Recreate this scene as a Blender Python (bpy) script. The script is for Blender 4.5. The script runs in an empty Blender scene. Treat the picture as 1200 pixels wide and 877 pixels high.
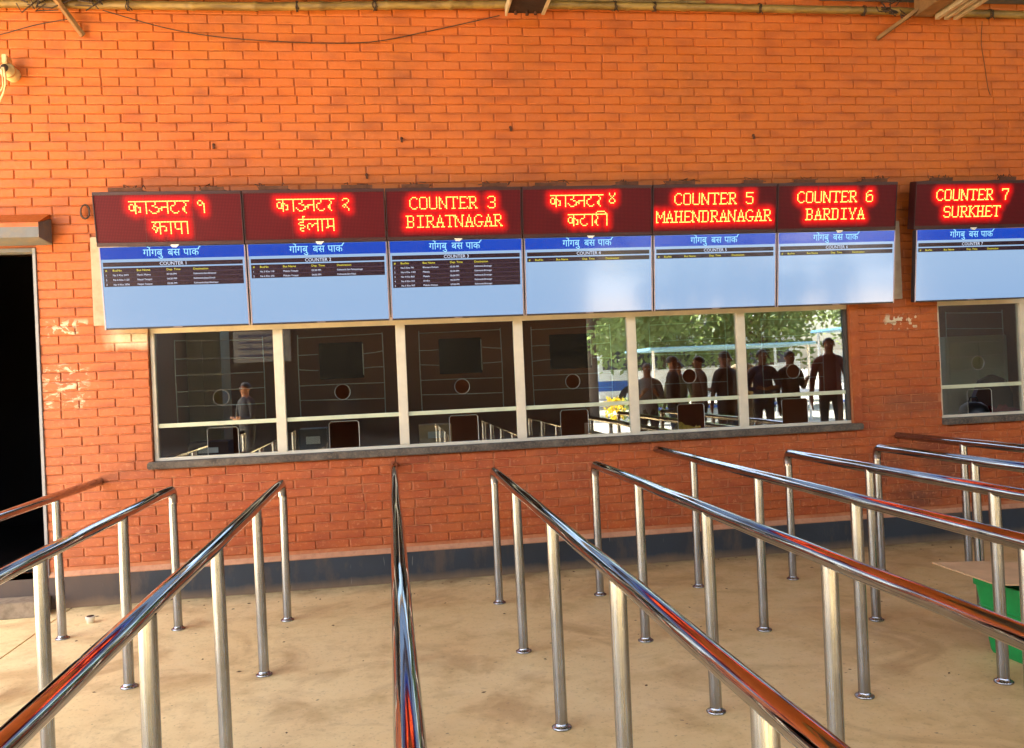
import bpy, bmesh, math, random
import numpy as np
from mathutils import Vector, Matrix, Euler
R = math.radians
random.seed(7)
SC = bpy.context.scene
COL = SC.collection

# ------------------------------------------------------------------ camera
CAM_H, CAM_D = 1.5, 6.5244
cam_d = bpy.data.cameras.new("camera")
cam = bpy.data.objects.new("camera", cam_d); COL.objects.link(cam)
cam_d.sensor_fit = 'HORIZONTAL'; cam_d.sensor_width = 36.0
cam_d.lens = 1013.117 * 36.0 / 1200.0
cam_d.clip_start = 0.05; cam_d.clip_end = 500
def _cam_rot():
    yaw, pi, ro = .14144201, .00273929, .0443322
    # camera looks to +y; yaw to the right, tiny pitch, roll
    fwd = Vector((math.sin(yaw), math.cos(yaw), 0))
    right = Vector((math.cos(yaw), -math.sin(yaw), 0))
    up = Vector((0, 0, 1))
    f2 = fwd * math.cos(pi) - up * math.sin(pi) * -1
    f2 = fwd * math.cos(pi) + up * math.sin(pi)
    u2 = up * math.cos(pi) - fwd * math.sin(pi)
    r3 = right * math.cos(ro) + u2 * math.sin(-ro) * 1
    u3 = u2 * math.cos(ro) + right * math.sin(ro)
    return Matrix((r3, u3, -f2)).transposed()
cam.matrix_world = Matrix.Translation((0, -CAM_D, CAM_H)) @ _cam_rot().to_4x4()
SC.camera = cam

# ------------------------------------------------------------------ sky, sun, exposure
SUN_EL, SUN_AZ = 62, 215          # degrees; azimuth clockwise from +y
w = bpy.data.worlds.new("World"); SC.world = w; w.use_nodes = True
nt = w.node_tree; nt.nodes.clear()
sky = nt.nodes.new('ShaderNodeTexSky'); sky.sky_type = 'NISHITA'; sky.sun_disc = False
sky.sun_elevation = R(SUN_EL); sky.sun_rotation = R(SUN_AZ); sky.air_density = 1.0; sky.dust_density = 3.0
bg = nt.nodes.new('ShaderNodeBackground'); bg.inputs['Strength'].default_value = 0.15
wo = nt.nodes.new('ShaderNodeOutputWorld')
nt.links.new(sky.outputs[0], bg.inputs[0]); nt.links.new(bg.outputs[0], wo.inputs[0])
sl = bpy.data.lights.new("sun", 'SUN'); sl.energy = 4.5; sl.angle = R(0.6); sl.color = (1.0, .95, .86)
sun = bpy.data.objects.new("sun", sl); COL.objects.link(sun)
az, el = R(SUN_AZ), R(SUN_EL)
sdir = Vector((math.sin(az) * math.cos(el), math.cos(az) * math.cos(el), math.sin(el)))
sun.rotation_euler = sdir.to_track_quat('Z', 'Y').to_euler()
sun.location = sdir * 30
SC.view_settings.view_transform = 'Standard'; SC.view_settings.look = 'None'
SC.view_settings.gamma = 1.0; SC.view_settings.use_curve_mapping = False
SC.view_settings.exposure = 3.05
SC.render.engine = 'CYCLES'
SC.cycles.use_denoising = True
SC.cycles.max_bounces = 10; SC.cycles.diffuse_bounces = 5; SC.cycles.glossy_bounces = 5
SC.cycles.transparent_max_bounces = 16; SC.cycles.sample_clamp_indirect = 6.0
SC.cycles.caustics_reflective = False; SC.cycles.caustics_refractive = False

# ------------------------------------------------------------------ material helpers
class NT:
    def __init__(s, name):
        s.m = bpy.data.materials.new(name); s.m.use_nodes = True
        s.t = s.m.node_tree; s.t.nodes.clear()
        s.out = s.t.nodes.new('ShaderNodeOutputMaterial')
        s._pos = None
    def n(s, typ, inputs=None, **props):
        nd = s.t.nodes.new('ShaderNode' + typ)
        for k, v in props.items(): setattr(nd, k, v)
        for k, v in (inputs or {}).items(): s.set(nd.inputs[k], v)
        return nd
    def set(s, sock, v):
        if isinstance(v, bpy.types.NodeSocket): s.t.links.new(v, sock)
        elif isinstance(v, (tuple, list)) and len(v) == 3 and sock.type == 'RGBA': sock.default_value = (*v, 1)
        else: sock.default_value = v
    def pos(s):
        if s._pos is None: s._pos = s.n('NewGeometry').outputs['Position']
        return s._pos
    def scaled(s, sx, sy, sz, src=None):
        return s.n('VectorMath', {0: src or s.pos(), 1: (sx, sy, sz)}, operation='MULTIPLY').outputs[0]
    def noise(s, scale, detail=4, rough=.55, vec=None, dist=0):
        return s.n('TexNoise', {'Vector': vec or s.pos(), 'Scale': scale, 'Detail': detail, 'Roughness': rough, 'Distortion': dist}).outputs['Fac']
    def math(s, op, a, b=None, c=None, clamp=False):
        i = {0: a}
        if b is not None: i[1] = b
        if c is not None: i[2] = c
        return s.n('Math', i, operation=op, use_clamp=clamp).outputs[0]
    def ramp(s, fac, a, b, va=0., vb=1.):
        return s.n('MapRange', {'Value': fac, 'From Min': a, 'From Max': b, 'To Min': va, 'To Max': vb}).outputs[0]
    def mix(s, fac, a, b, mode='MIX'):
        nd = s.n('Mix', data_type='RGBA', blend_type=mode)
        s.set(nd.inputs[0], fac); s.set(nd.inputs[6], a); s.set(nd.inputs[7], b)
        return nd.outputs[2]
    def xyz(s):
        if not hasattr(s, '_x'): s._x = s.n('SeparateXYZ', {0: s.pos()}).outputs
        return s._x
    def box(s, x0, x1, z0, z1, soft=.03):
        x, y, z = s.xyz()[0], None, s.xyz()[2]
        r = s.math('MULTIPLY', s.ramp(x, x0 - soft, x0 + soft), s.ramp(x, x1 - soft, x1 + soft, 1, 0))
        r2 = s.math('MULTIPLY', s.ramp(z, z0 - soft, z0 + soft), s.ramp(z, z1 - soft, z1 + soft, 1, 0))
        return s.math('MULTIPLY', r, r2)
    def bump(s, h, strength=.3, dist=.01):
        return s.n('Bump', {'Strength': strength, 'Distance': dist, 'Height': h}).outputs[0]
    def principled(s, color, rough=.6, metal=0., normal=None, **kw):
        i = {'Base Color': color, 'Roughness': rough, 'Metallic': metal}
        if normal is not None: i['Normal'] = normal
        for k, v in kw.items(): i[k.replace('_', ' ')] = v
        p = s.n('BsdfPrincipled', i); s.t.links.new(p.outputs[0], s.out.inputs[0]); return s.m

def srgb(r, g, b):
    f = lambda c: (c / 255 / 12.92) if c / 255 <= .04045 else ((c / 255 + .055) / 1.055) ** 2.4
    return (f(r), f(g), f(b))

def plain(name, col, rough=.6, metal=0., var=.12, scale=12, bump=0.0, bscale=60, **kw):
    t = NT(name)
    n = t.noise(scale, 5)
    k = t.ramp(n, .3, .7, 1 - var, 1 + var)
    c = t.mix(1.0, col, t.n('CombineColor', {0: k, 1: k, 2: k}).outputs[0], 'MULTIPLY')
    nm = t.bump(t.noise(bscale, 3), bump, .004) if bump else None
    return t.principled(c, rough, metal, nm, **kw)

def paint_brick(name, mortar=False):
    t = NT(name)
    x, y, z = t.xyz()
    big = t.noise(.55, 4); mid = t.noise(3.2, 5); fine = t.noise(38, 4)
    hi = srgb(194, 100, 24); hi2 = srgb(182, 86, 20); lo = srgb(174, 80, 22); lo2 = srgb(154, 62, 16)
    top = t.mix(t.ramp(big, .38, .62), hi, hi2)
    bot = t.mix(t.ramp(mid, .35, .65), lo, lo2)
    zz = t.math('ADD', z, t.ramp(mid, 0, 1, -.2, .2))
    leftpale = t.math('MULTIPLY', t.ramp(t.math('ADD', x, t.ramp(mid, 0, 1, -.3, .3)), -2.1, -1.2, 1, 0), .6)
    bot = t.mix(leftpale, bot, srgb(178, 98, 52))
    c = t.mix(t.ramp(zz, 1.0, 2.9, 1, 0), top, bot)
    # patchy yellow tint, stronger towards the top
    yel = t.math('MULTIPLY', t.ramp(t.noise(1.1, 3), .45, .7), t.ramp(z, 2.9, 4.2, 0, .55))
    c = t.mix(yel, c, srgb(180, 108, 20))
    # brick to brick tone: noise squeezed along courses
    bt = t.noise(1.0, 0, vec=t.scaled(4.1, 1, 15.2))
    c = t.mix(t.ramp(bt, .35, .75, 0, .45), c, srgb(184, 98, 44))
    bt2 = t.noise(1.0, 0, vec=t.n('VectorMath', {0: t.scaled(4.1, 1, 15.2), 1: (31.7, 5.1, 17.3)}, operation='ADD').outputs[0])
    c = t.mix(t.ramp(bt2, .55, .8, 0, .40), c, srgb(128, 52, 16))
    # soot and dust
    soot = t.math('MULTIPLY', t.ramp(t.noise(2.3, 6, .7), .52, .72), .38)
    c = t.mix(soot, c, srgb(110, 62, 32))
    speck = t.ramp(t.noise(55, 2), .70, .76)
    c = t.mix(t.math('MULTIPLY', speck, .35), c, srgb(226, 150, 100))
    # flaked pale patches on the left pier and a few on the right one
    fl = t.ramp(t.noise(13, 5, .6, dist=.6), .53, .57)
    fl1 = t.math('MULTIPLY', fl, t.box(-2.40, -2.10, 1.93, 2.03, .02))
    fl2 = t.math('MULTIPLY', t.ramp(t.noise(13, 6, .7, vec=t.scaled(1, 1, 1.9), dist=.8), .52, .60), t.box(-2.42, -2.13, 1.42, 1.72, .03))
    fl3 = t.math('MULTIPLY', t.ramp(t.noise(19, 2, .5), .53, .55), t.box(4.00, 4.30, 1.75, 1.86, .02))
    f = t.math('MAXIMUM', t.math('MAXIMUM', fl1, fl2), fl3)
    c = t.mix(f, c, srgb(208, 186, 152))
    # bare brushed whitewash under the first screen
    edge = t.ramp(t.noise(9, 4), 0, 1, -.06, .06)
    x2 = t.math('ADD', x, edge)
    wb = t.math('MULTIPLY', t.math('MULTIPLY', t.ramp(x2, -2.03, -1.90), t.ramp(x, -1.0, -1.1)), t.ramp(t.math('ADD', z, edge), 1.80, 1.86))
    wb = t.math('MULTIPLY', wb, t.ramp(z, 2.0, 2.02, 1, 0))
    c = t.mix(t.math('MULTIPLY', wb, .85), c, srgb(224, 196, 156))
    grime = t.math('MULTIPLY', t.box(3.95, 4.45, 1.02, 1.20, .06), t.ramp(mid, .4, .6, .2, .9))
    c = t.mix(t.math('MULTIPLY', grime, .5), c, srgb(96, 60, 40))
    grime2 = t.math('MULTIPLY', t.box(3.9, 4.6, .2, .75, .15), t.ramp(mid, .4, .6, .2, .9))
    c = t.mix(t.math('MULTIPLY', grime2, .7), c, srgb(60, 40, 30))
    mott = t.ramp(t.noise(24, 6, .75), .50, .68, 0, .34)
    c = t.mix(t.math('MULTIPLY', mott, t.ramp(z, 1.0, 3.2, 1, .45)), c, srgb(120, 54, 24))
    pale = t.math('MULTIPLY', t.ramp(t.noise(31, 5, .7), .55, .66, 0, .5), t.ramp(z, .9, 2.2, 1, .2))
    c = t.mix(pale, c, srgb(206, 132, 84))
    if mortar:
        c = t.mix(.22, c, srgb(100, 52, 24))
        c = t.mix(t.math('MULTIPLY', t.ramp(mid, .35, .6, .15, .75), t.ramp(z, 1.2, 2.2, 1, 0)), c, srgb(196, 124, 78))
    h = t.math('ADD', t.math('MULTIPLY', fine, .6), t.noise(11, 3))
    return t.principled(c, t.ramp(fine, .3, .7, .5, .72), 0, t.bump(h, .45, .006))

def concrete(name, a, b, c3, scale=1.2, rough=.8, bump=.25):
    t = NT(name)
    n1 = t.noise(scale, 6, .6); n2 = t.noise(scale * 6, 5, .6); n3 = t.noise(scale * 60, 3)
    c = t.mix(t.ramp(n1, .35, .65), a, b)
    c = t.mix(t.ramp(n2, .45, .75, 0, .6), c, c3)
    c = t.mix(t.ramp(n3, .62, .75, 0, .25), c, tuple(v * .5 for v in c3))
    return t.principled(c, t.ramp(n2, .3, .7, rough - .12, rough + .1), 0, t.bump(t.math('ADD', n2, t.math('MULTIPLY', n3, .3)), bump, .005))

def floor_mat():
    t = NT('floor_concrete')
    x, y, z = t.xyz()
    n1 = t.noise(.7, 6, .6); n2 = t.noise(3.5, 6, .65); n3 = t.noise(60, 3); n4 = t.noise(1.6, 5, .6, dist=1.2)
    c = t.mix(t.ramp(n1, .35, .65), srgb(238, 212, 154), srgb(228, 196, 134))
    c = t.mix(t.ramp(x, -1.2, 3.0, 0, .8), c, srgb(208, 174, 114))  # light falling off to the right, put into the floor colour
    c = t.mix(t.ramp(n2, .5, .75, 0, .55), c, srgb(176, 138, 84))
    c = t.mix(t.ramp(n4, .52, .66, 0, .5), c, srgb(166, 126, 74))
    c = t.mix(t.ramp(n2, .30, .42, .35, 0), c, srgb(238, 212, 150))
    c = t.mix(t.ramp(n3, .60, .70, 0, .38), c, srgb(130, 102, 66))
    n5 = t.noise(19, 6, .75)
    c = t.mix(t.ramp(n5, .55, .68, 0, .38), c, srgb(156, 124, 80))
    sp = t.ramp(t.noise(26, 2, .5, vec=t.n('VectorMath', {0: t.pos(), 1: (3.3, 7.7, 0)}, operation='ADD').outputs[0]), .72, .75)
    c = t.mix(t.math('MULTIPLY', sp, .6), c, srgb(84, 60, 40))
    # darker along the foot of the wall
    c = t.mix(t.math('MULTIPLY', t.ramp(y, -.30, -.02), t.ramp(n2, .35, .6, .2, .7)), c, srgb(104, 76, 48))
    return t.principled(c, t.ramp(n2, .3, .7, .42, .7), 0, t.bump(t.math('ADD', n2, t.math('MULTIPLY', n3, .25)), .18, .006))

def skirting_mat():
    t = NT('skirting_paint')
    x, y, z = t.xyz()
    n1 = t.noise(1.3, 5); n2 = t.noise(5, 6, .65, vec=t.scaled(1, 1, .35)); n3 = t.noise(70, 3)
    c = t.mix(t.ramp(n1, .35, .65), srgb(42, 48, 54), srgb(34, 36, 38))
    c = t.mix(t.ramp(n2, .52, .66, 0, .7), c, srgb(84, 66, 50))
    left = t.math('MULTIPLY', t.ramp(x, -2.1, -1.75, 1, 0), .75)
    c = t.mix(left, c, srgb(84, 64, 48))
    c = t.mix(t.math('MULTIPLY', t.ramp(t.math('ADD', z, t.ramp(n2, 0, 1, -.05, .05)), .0, .07, 1, 0), .7), c, srgb(134, 104, 70))
    drip = t.ramp(t.noise(7, 2, vec=t.scaled(4, 1, .5)), .72, .76)
    c = t.mix(t.math('MULTIPLY', drip, .35), c, srgb(170, 160, 140))
    return t.principled(c, .6, 0, t.bump(t.math('ADD', n2, n3), .3, .004))

def steel(name, brushed):
    t = NT(name)
    if brushed:
        n = t.noise(1, 4, .6, vec=t.scaled(160, 160, 5)); n2 = t.noise(6, 4)
        c = t.mix(t.ramp(n2, .35, .7), srgb(176, 180, 184), srgb(156, 159, 162))
        stv = t.noise(1, 2, .5, vec=t.scaled(110, 110, .8))
        c = t.mix(t.ramp(stv, .42, .62, 0, .18), c, srgb(120, 118, 114))
        c = t.mix(t.ramp(t.xyz()[2], 0, .12, .3, 0), c, srgb(120, 106, 86))
        return t.principled(c, t.ramp(n, .3, .7, .20, .30), 1.0, t.bump(n, .02, .001))
    n = t.noise(4, 5); n2 = t.noise(1, 4, .6, vec=t.scaled(90, 6, 90))
    c = t.mix(t.ramp(n, .4, .7), srgb(168, 165, 170), srgb(142, 138, 140))
    return t.principled(c, t.ramp(n, .3, .75, .03, .08), 1.0, None)

def emit(name, col, strength, base=(0.01, 0.01, 0.012), rough=.12, coat=0., spec=.5):
    t = NT(name)
    return t.principled(base, rough, 0, None, Emission_Color=col, Emission_Strength=strength, Specular_IOR_Level=spec, Coat_Weight=coat, Coat_Roughness=.05)

M = {}
M['brick'] = paint_brick('orange_painted_brick')
M['mortar'] = paint_brick('orange_painted_mortar', True)
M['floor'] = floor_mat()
M['skirting'] = skirting_mat()
M['ledge'] = concrete('pinkish_mortar_ledge', srgb(196, 140, 100), srgb(176, 120, 84), srgb(150, 104, 76), 4)
M['sill'] = concrete('weathered_sill', srgb(104, 92, 78), srgb(62, 52, 44), srgb(146, 126, 102), 9, .9, .9)
M['plaster'] = concrete('cream_plaster', srgb(196, 176, 148), srgb(180, 156, 126), srgb(160, 126, 98), 2)
M['canopy'] = concrete('grey_painted_concrete', srgb(108, 108, 110), srgb(90, 90, 92), srgb(140, 120, 96), 3)
M['step'] = concrete('step_concrete', srgb(150, 130, 104), srgb(130, 112, 88), srgb(92, 76, 58), 4)
M['alu'] = plain('cream_aluminium', srgb(214, 198, 170), .45, 0, .10, 7, .1)
M['door_grey'] = plain('grey_door_metal', srgb(140, 138, 136), .5)
M['alu_dark'] = plain('grey_seal', srgb(70, 62, 52), .6)
M['rail_strip'] = plain('pale_green_strip', srgb(196, 196, 162), .4, 0, .12, 9)
M['steel_b'] = steel('brushed_stainless', True)
M['steel_p'] = steel('polished_stainless', False)
M['bamboo'] = None
t = NT('bamboo_skin'); n = t.noise(3, 5, .6, vec=t.scaled(1, 6, 6)); n2 = t.noise(9, 4)
c = t.mix(t.ramp(n, .35, .65), srgb(160, 128, 66), srgb(104, 78, 36)); c = t.mix(t.ramp(n2, .55, .7, 0, .6), c, srgb(84, 60, 28))
M['bamboo'] = t.principled(c, .45, 0, t.bump(n, .2, .003))
M['wood'] = plain('grey_old_wood', srgb(128, 92, 54), .8, 0, .3, 10, .5)
M['rust'] = plain('rusty_iron', srgb(88, 52, 36), .85, .2, .4, 22, .6)
M['rust_dark'] = plain('dark_rusty_beam', srgb(52, 34, 26), .8, .2, .35, 9, .5)
M['palegrey'] = plain('pale_painted_metal', srgb(190, 172, 140), .5, .1, .25, 14, .2)
M['roof'] = plain('dull_roof_sheet', srgb(96, 94, 92), .6, .3, .2, 3)
M['black_plastic'] = plain('black_plastic', srgb(7, 6, 6), .9, 0, .1, Specular_IOR_Level=.05)
M['bezel'] = plain('dark_bezel', srgb(40, 30, 38), .3, 0, .1)
M['silver'] = plain('silver_trim', srgb(176, 160, 170), .3, .6, .1)
M['sign_case'] = plain('dark_maroon_case', srgb(52, 14, 20), .4, 0, .15)
M['wire'] = plain('dark_wire', srgb(58, 38, 24), .7)
M['wire_pale'] = plain('pale_wire', srgb(206, 176, 130), .6)
M['ceramic'] = plain('cream_ceramic', srgb(214, 184, 132), .4, 0, .15, 20)
M['rod'] = plain('pale_rod', srgb(196, 190, 176), .4, .2, .1)
M['room'] = plain('office_wall_paint', srgb(150, 102, 76), .8, 0, .12, 2)
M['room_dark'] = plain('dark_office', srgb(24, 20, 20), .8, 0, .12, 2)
M['desk'] = plain('brown_desk', srgb(92, 66, 44), .5, 0, .2, 8)
M['paper'] = plain('white_paper', srgb(226, 222, 210), .8, 0, .05)
M['cup'] = plain('white_cup', srgb(230, 224, 208), .5, 0, .05)
M['yellow'] = plain('yellow_cloth', srgb(196, 160, 60), .8, 0, .3, 30)
M['blackbag'] = plain('black_bag', srgb(16, 16, 16), .4, 0, .1)
M['redcloth'] = plain('red_cloth', srgb(150, 30, 34), .8)
M['green_bin'] = plain('green_plastic', srgb(10, 140, 66), .4, 0, .14, 10, .1)
M['cardboard'] = plain('cardboard', srgb(206, 168, 120), .85, 0, .14, 5, .2)
M['litter'] = plain('dry_litter', srgb(92, 62, 38), .9, 0, .3)
M['graygreen'] = plain('grey_green_paint', srgb(190, 198, 172), .7, 0, .1, 3)
M['chair'] = plain('brown_chair', srgb(70, 40, 28), .6)

def glass_mat():
    t = NT('office_glass')
    tr = t.n('BsdfTransparent', {'Color': (.86, .88, .84, 1)})
    gl = t.n('BsdfGlossy', {'Color': (.95, .97, .95, 1), 'Roughness': 0.0})
    fr = t.n('Fresnel', {'IOR': 1.5}).outputs[0]
    dirt = t.noise(5, 5)
    fac = t.math('ADD', t.math('MULTIPLY', fr, 1.2), t.ramp(dirt, .3, .7, .16, .19), clamp=True)
    mx = t.n('MixShader'); t.set(mx.inputs[0], fac)
    t.t.links.new(tr.outputs[0], mx.inputs[1]); t.t.links.new(gl.outputs[0], mx.inputs[2])
    df = t.n('BsdfDiffuse', {'Color': (.6, .56, .5, 1)}); m2 = t.n('MixShader')
    z = t.xyz()[2]
    t.set(m2.inputs[0], t.math('ADD', t.ramp(t.noise(7, 6, .7), .5, .75, 0, .012), t.ramp(t.math('ADD', z, t.ramp(dirt, 0, 1, -.08, .08)), 1.02, 1.12, .03, 0)))
    t.t.links.new(mx.outputs[0], m2.inputs[1]); t.t.links.new(df.outputs[0], m2.inputs[2])
    t.t.links.new(m2.outputs[0], t.out.inputs[0]); return t.m
M['glass'] = glass_mat()

# ------------------------------------------------------------------ mesh helpers
class MB:
    def __init__(s): s.v = []; s.f = []; s.mi = []; s.sm = []
    def add(s, vs, fs, mi=0, smooth=False):
        o = len(s.v); s.v += [tuple(v) for v in vs]
        for f in fs: s.f.append(tuple(i + o for i in f)); s.mi.append(mi); s.sm.append(smooth)
        return s
    def box(s, x0, x1, y0, y1, z0, z1, mi=0, bev=0.0):
        if bev <= 0:
            vs = [(x, y, z) for z in (z0, z1) for y in (y0, y1) for x in (x0, x1)]
            return s.add(vs, [(0, 2, 3, 1), (4, 5, 7, 6), (0, 1, 5, 4), (2, 6, 7, 3), (0, 4, 6, 2), (1, 3, 7, 5)], mi)
        bm = bmesh.new(); bmesh.ops.create_cube(bm, size=1)
        for v in bm.verts:
            v.co = Vector(((x0 + x1) / 2 + v.co.x * (x1 - x0), (y0 + y1) / 2 + v.co.y * (y1 - y0), (z0 + z1) / 2 + v.co.z * (z1 - z0)))
        bmesh.ops.bevel(bm, geom=bm.edges[:], offset=bev, segments=2, affect='EDGES')
        bm.verts.index_update()
        s.add([v.co[:] for v in bm.verts], [[v.index for v in f.verts] for f in bm.faces], mi); bm.free(); return s
    def tube(s, pts, rad, n=12, mi=0, cap=True, smooth=True):
        pts = [Vector(p) for p in pts]; rads = rad if isinstance(rad, (list, tuple)) else [rad] * len(pts)
        vs = []; N = len(pts); prev = None
        for i, p in enumerate(pts):
            d = (pts[min(i + 1, N - 1)] - pts[max(i - 1, 0)]).normalized()
            a = prev if prev is not None else (Vector((0, 0, 1)) if abs(d.z) < .9 else Vector((1, 0, 0)))
            u = (a - d * a.dot(d)).normalized(); prev = u; w_ = d.cross(u)
            for k in range(n):
                t_ = 2 * math.pi * k / n; vs.append(p + (u * math.cos(t_) + w_ * math.sin(t_)) * rads[i])
        fs = [(i * n + k, i * n + (k + 1) % n, (i + 1) * n + (k + 1) % n, (i + 1) * n + k) for i in range(N - 1) for k in range(n)]
        s.add(vs, fs, mi, smooth)
        if cap:
            s.add(vs[:n], [tuple(reversed(range(n)))], mi); s.add(vs[-n:], [tuple(range(n))], mi)
        return s
    def lathe(s, prof, n=20, origin=(0, 0, 0), axis='Z', mi=0, smooth=True):
        vs = []
        for r, h in prof:
            for k in range(n):
                a = 2 * math.pi * k / n; p = (r * math.cos(a), r * math.sin(a), h)
                if axis == 'Y': p = (p[0], h, p[1])
                if axis == 'X': p = (h, p[0], p[1])
                vs.append((p[0] + origin[0], p[1] + origin[1], p[2] + origin[2]))
        fs = [(i * n + k, i * n + (k + 1) % n, (i + 1) * n + (k + 1) % n, (i + 1) * n + k) for i in range(len(prof) - 1) for k in range(n)]
        return s.add(vs, fs, mi, smooth)
    def mesh(s, name, mats):
        me = bpy.data.meshes.new(name); me.from_pydata(s.v, [], s.f)
        for m_ in (mats if isinstance(mats, (list, tuple)) else [mats]): me.materials.append(m_)
        me.polygons.foreach_set('material_index', s.mi); me.polygons.foreach_set('use_smooth', s.sm); me.update()
        return me
    def build(s, name, mats, parent=None, loc=(0, 0, 0), rot=None):
        return link(name, s.mesh(name, mats), parent, loc, rot)

def link(name, me, parent=None, loc=(0, 0, 0), rot=None):
    o = bpy.data.objects.new(name, me); COL.objects.link(o); o.location = loc
    if rot: o.rotation_euler = rot
    if parent is not None: o.parent = parent
    return o
def empty(name, loc=(0, 0, 0), rot=None): return link(name, None, None, loc, rot)
def tag(o, label=None, cat=None, group=None, kind=None):
    if label: o['label'] = label
    if cat: o['category'] = cat
    if group: o['group'] = group
    if kind: o['kind'] = kind
    return o
def copy_tree(o, parent=None):
    c = o.copy(); COL.objects.link(c)
    if parent is not None: c.parent = parent
    for ch in list(o.children): copy_tree(ch, c)
    return c
def slab2d(name, outer, holes, y, th, mat, parent=None):
    """vertical panel in the xz plane with holes, th thick in y"""
    cu = bpy.data.curves.new('c', 'CURVE'); cu.dimensions = '2D'; cu.fill_mode = 'BOTH'; cu.extrude = th / 2
    for loop in [outer] + holes:
        sp = cu.splines.new('POLY'); sp.points.add(len(loop) - 1); sp.use_cyclic_u = True
        for p, (a, b) in zip(sp.points, loop): p.co = (a, b, 0, 1)
    o = bpy.data.objects.new('c', cu); COL.objects.link(o); bpy.context.view_layer.update()
    me = bpy.data.meshes.new_from_object(o.evaluated_get(bpy.context.evaluated_depsgraph_get()))
    bpy.data.objects.remove(o)
    me.transform(Matrix.Translation((0, y, 0)) @ Matrix.Rotation(math.pi / 2, 4, 'X'))
    me.materials.clear(); me.materials.append(mat)
    me.name = name
    return link(name, me, parent)
def text_mesh(items):
    """items: (text, x, z, size, align, material index, xscale); in the xz plane"""
    vs = []; fs = []; mi = []
    dg = None
    objs = []
    for (s, x, z, size, al, k, xs) in items:
        cu = bpy.data.curves.new('t', 'FONT'); cu.body = s; cu.size = size; cu.align_x = al; cu.resolution_u = 2
        o = bpy.data.objects.new('t', cu); COL.objects.link(o); objs.append((o, x, z, k, xs))
    bpy.context.view_layer.update(); dg = bpy.context.evaluated_depsgraph_get()
    mb = MB()
    for o, x, z, k, xs in objs:
        me = bpy.data.meshes.new_from_object(o.evaluated_get(dg))
        mb.add([(x + v.co.x * xs, 0, z + v.co.y) for v in me.vertices], [tuple(p.vertices) for p in me.polygons], k)
        bpy.data.meshes.remove(me); bpy.data.objects.remove(o)
    return mb

# ================================================================== FLOOR
JX = -2.294
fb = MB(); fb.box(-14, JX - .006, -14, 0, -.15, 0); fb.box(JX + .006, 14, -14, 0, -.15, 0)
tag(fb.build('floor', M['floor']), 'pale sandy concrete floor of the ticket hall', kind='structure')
tag(MB().box(-14, 14, -14, 0, -.2, -.151).build('floor_joint', M['sill']), 'dark joint under the concrete floor', kind='structure')

# ================================================================== BRICK WALL
wall = tag(empty('brick_wall', (0, 0, 0)), 'orange painted brick wall behind the ticket counters', 'wall')
TH = .25
WX0, WX1, WZ1 = -5.2, 9.0, 4.62
DOOR = (-3.45, -2.432, .224, 2.555)
WIN = (-1.705, 3.70, .955, 1.995); WIN7 = (4.475, 6.35, .955, 1.995)
BAND = (-2.065, 4.165, 1.945, 2.625)
HOLES = [DOOR, WIN, WIN7]
# mortar bed, built as blocks round the openings
mb = MB()
xs = sorted({WX0, WX1, *[h[0] for h in HOLES], *[h[1] for h in HOLES]}); zs = sorted({.224, WZ1, *[h[2] for h in HOLES], *[h[3] for h in HOLES]})
for i in range(len(xs) - 1):
    run = None
    for j in range(len(zs) - 1):
        cx, cz = (xs[i] + xs[i + 1]) / 2, (zs[j] + zs[j + 1]) / 2
        inside = any(h[0] < cx < h[1] and h[2] < cz < h[3] for h in HOLES)
        if not inside and run is None: run = zs[j]
        if (inside or j == len(zs) - 2) and run is not None:
            mb.box(xs[i], xs[i + 1], .0070, TH, run, zs[j] if inside else zs[j + 1]); run = None
mb.box(WX0, WX1, .0, TH, 0, .2235)
mb.build('mortar_bed', M['mortar'], wall)
# brick meshes
def brick_mesh(L, seed):
    rnd = random.Random(seed); H2 = .0594 / 2; L2 = L / 2
    def ring(y, ins, jit):
        pts = []
        for sx, sz in ((-1, -1), (0, -1), (1, -1), (1, 1), (0, 1), (-1, 1)):
            pts.append((sx * (L2 - ins) + rnd.uniform(-jit, jit), y + rnd.uniform(-jit, jit) * .5, sz * (H2 - ins) + rnd.uniform(-jit, jit)))
        return pts
    vs = ring(.012, -.0008, 0) + ring(.0032, .0004, .0009) + ring(.0, .0048, .0012)
    fs = [(r * 6 + k, r * 6 + (k + 1) % 6, (r + 1) * 6 + (k + 1) % 6, (r + 1) * 6 + k) for r in range(2) for k in range(6)]
    fs += [(12, 13, 16, 17), (13, 14, 15, 16)]
    m_ = MB(); m_.add(vs, fs)
    return m_
VAR = [brick_mesh(.2335, 100 + i) for i in range(12)]
VARM = [v.mesh('brick', M['brick']) for v in VAR]
PX, CZ, Z0 = .2455, .0658, 4.102
def project(x, y, z):
    p = cam.matrix_world.inverted() @ Vector((x, y, z)); f = 1013.117
    return 600 + f * p.x / -p.z, 438.5 - f * p.y / -p.z, -p.z
bricks = []
k0 = int((Z0 - WZ1) / CZ) - 1
row = -8
rb = random.Random(3)
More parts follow.
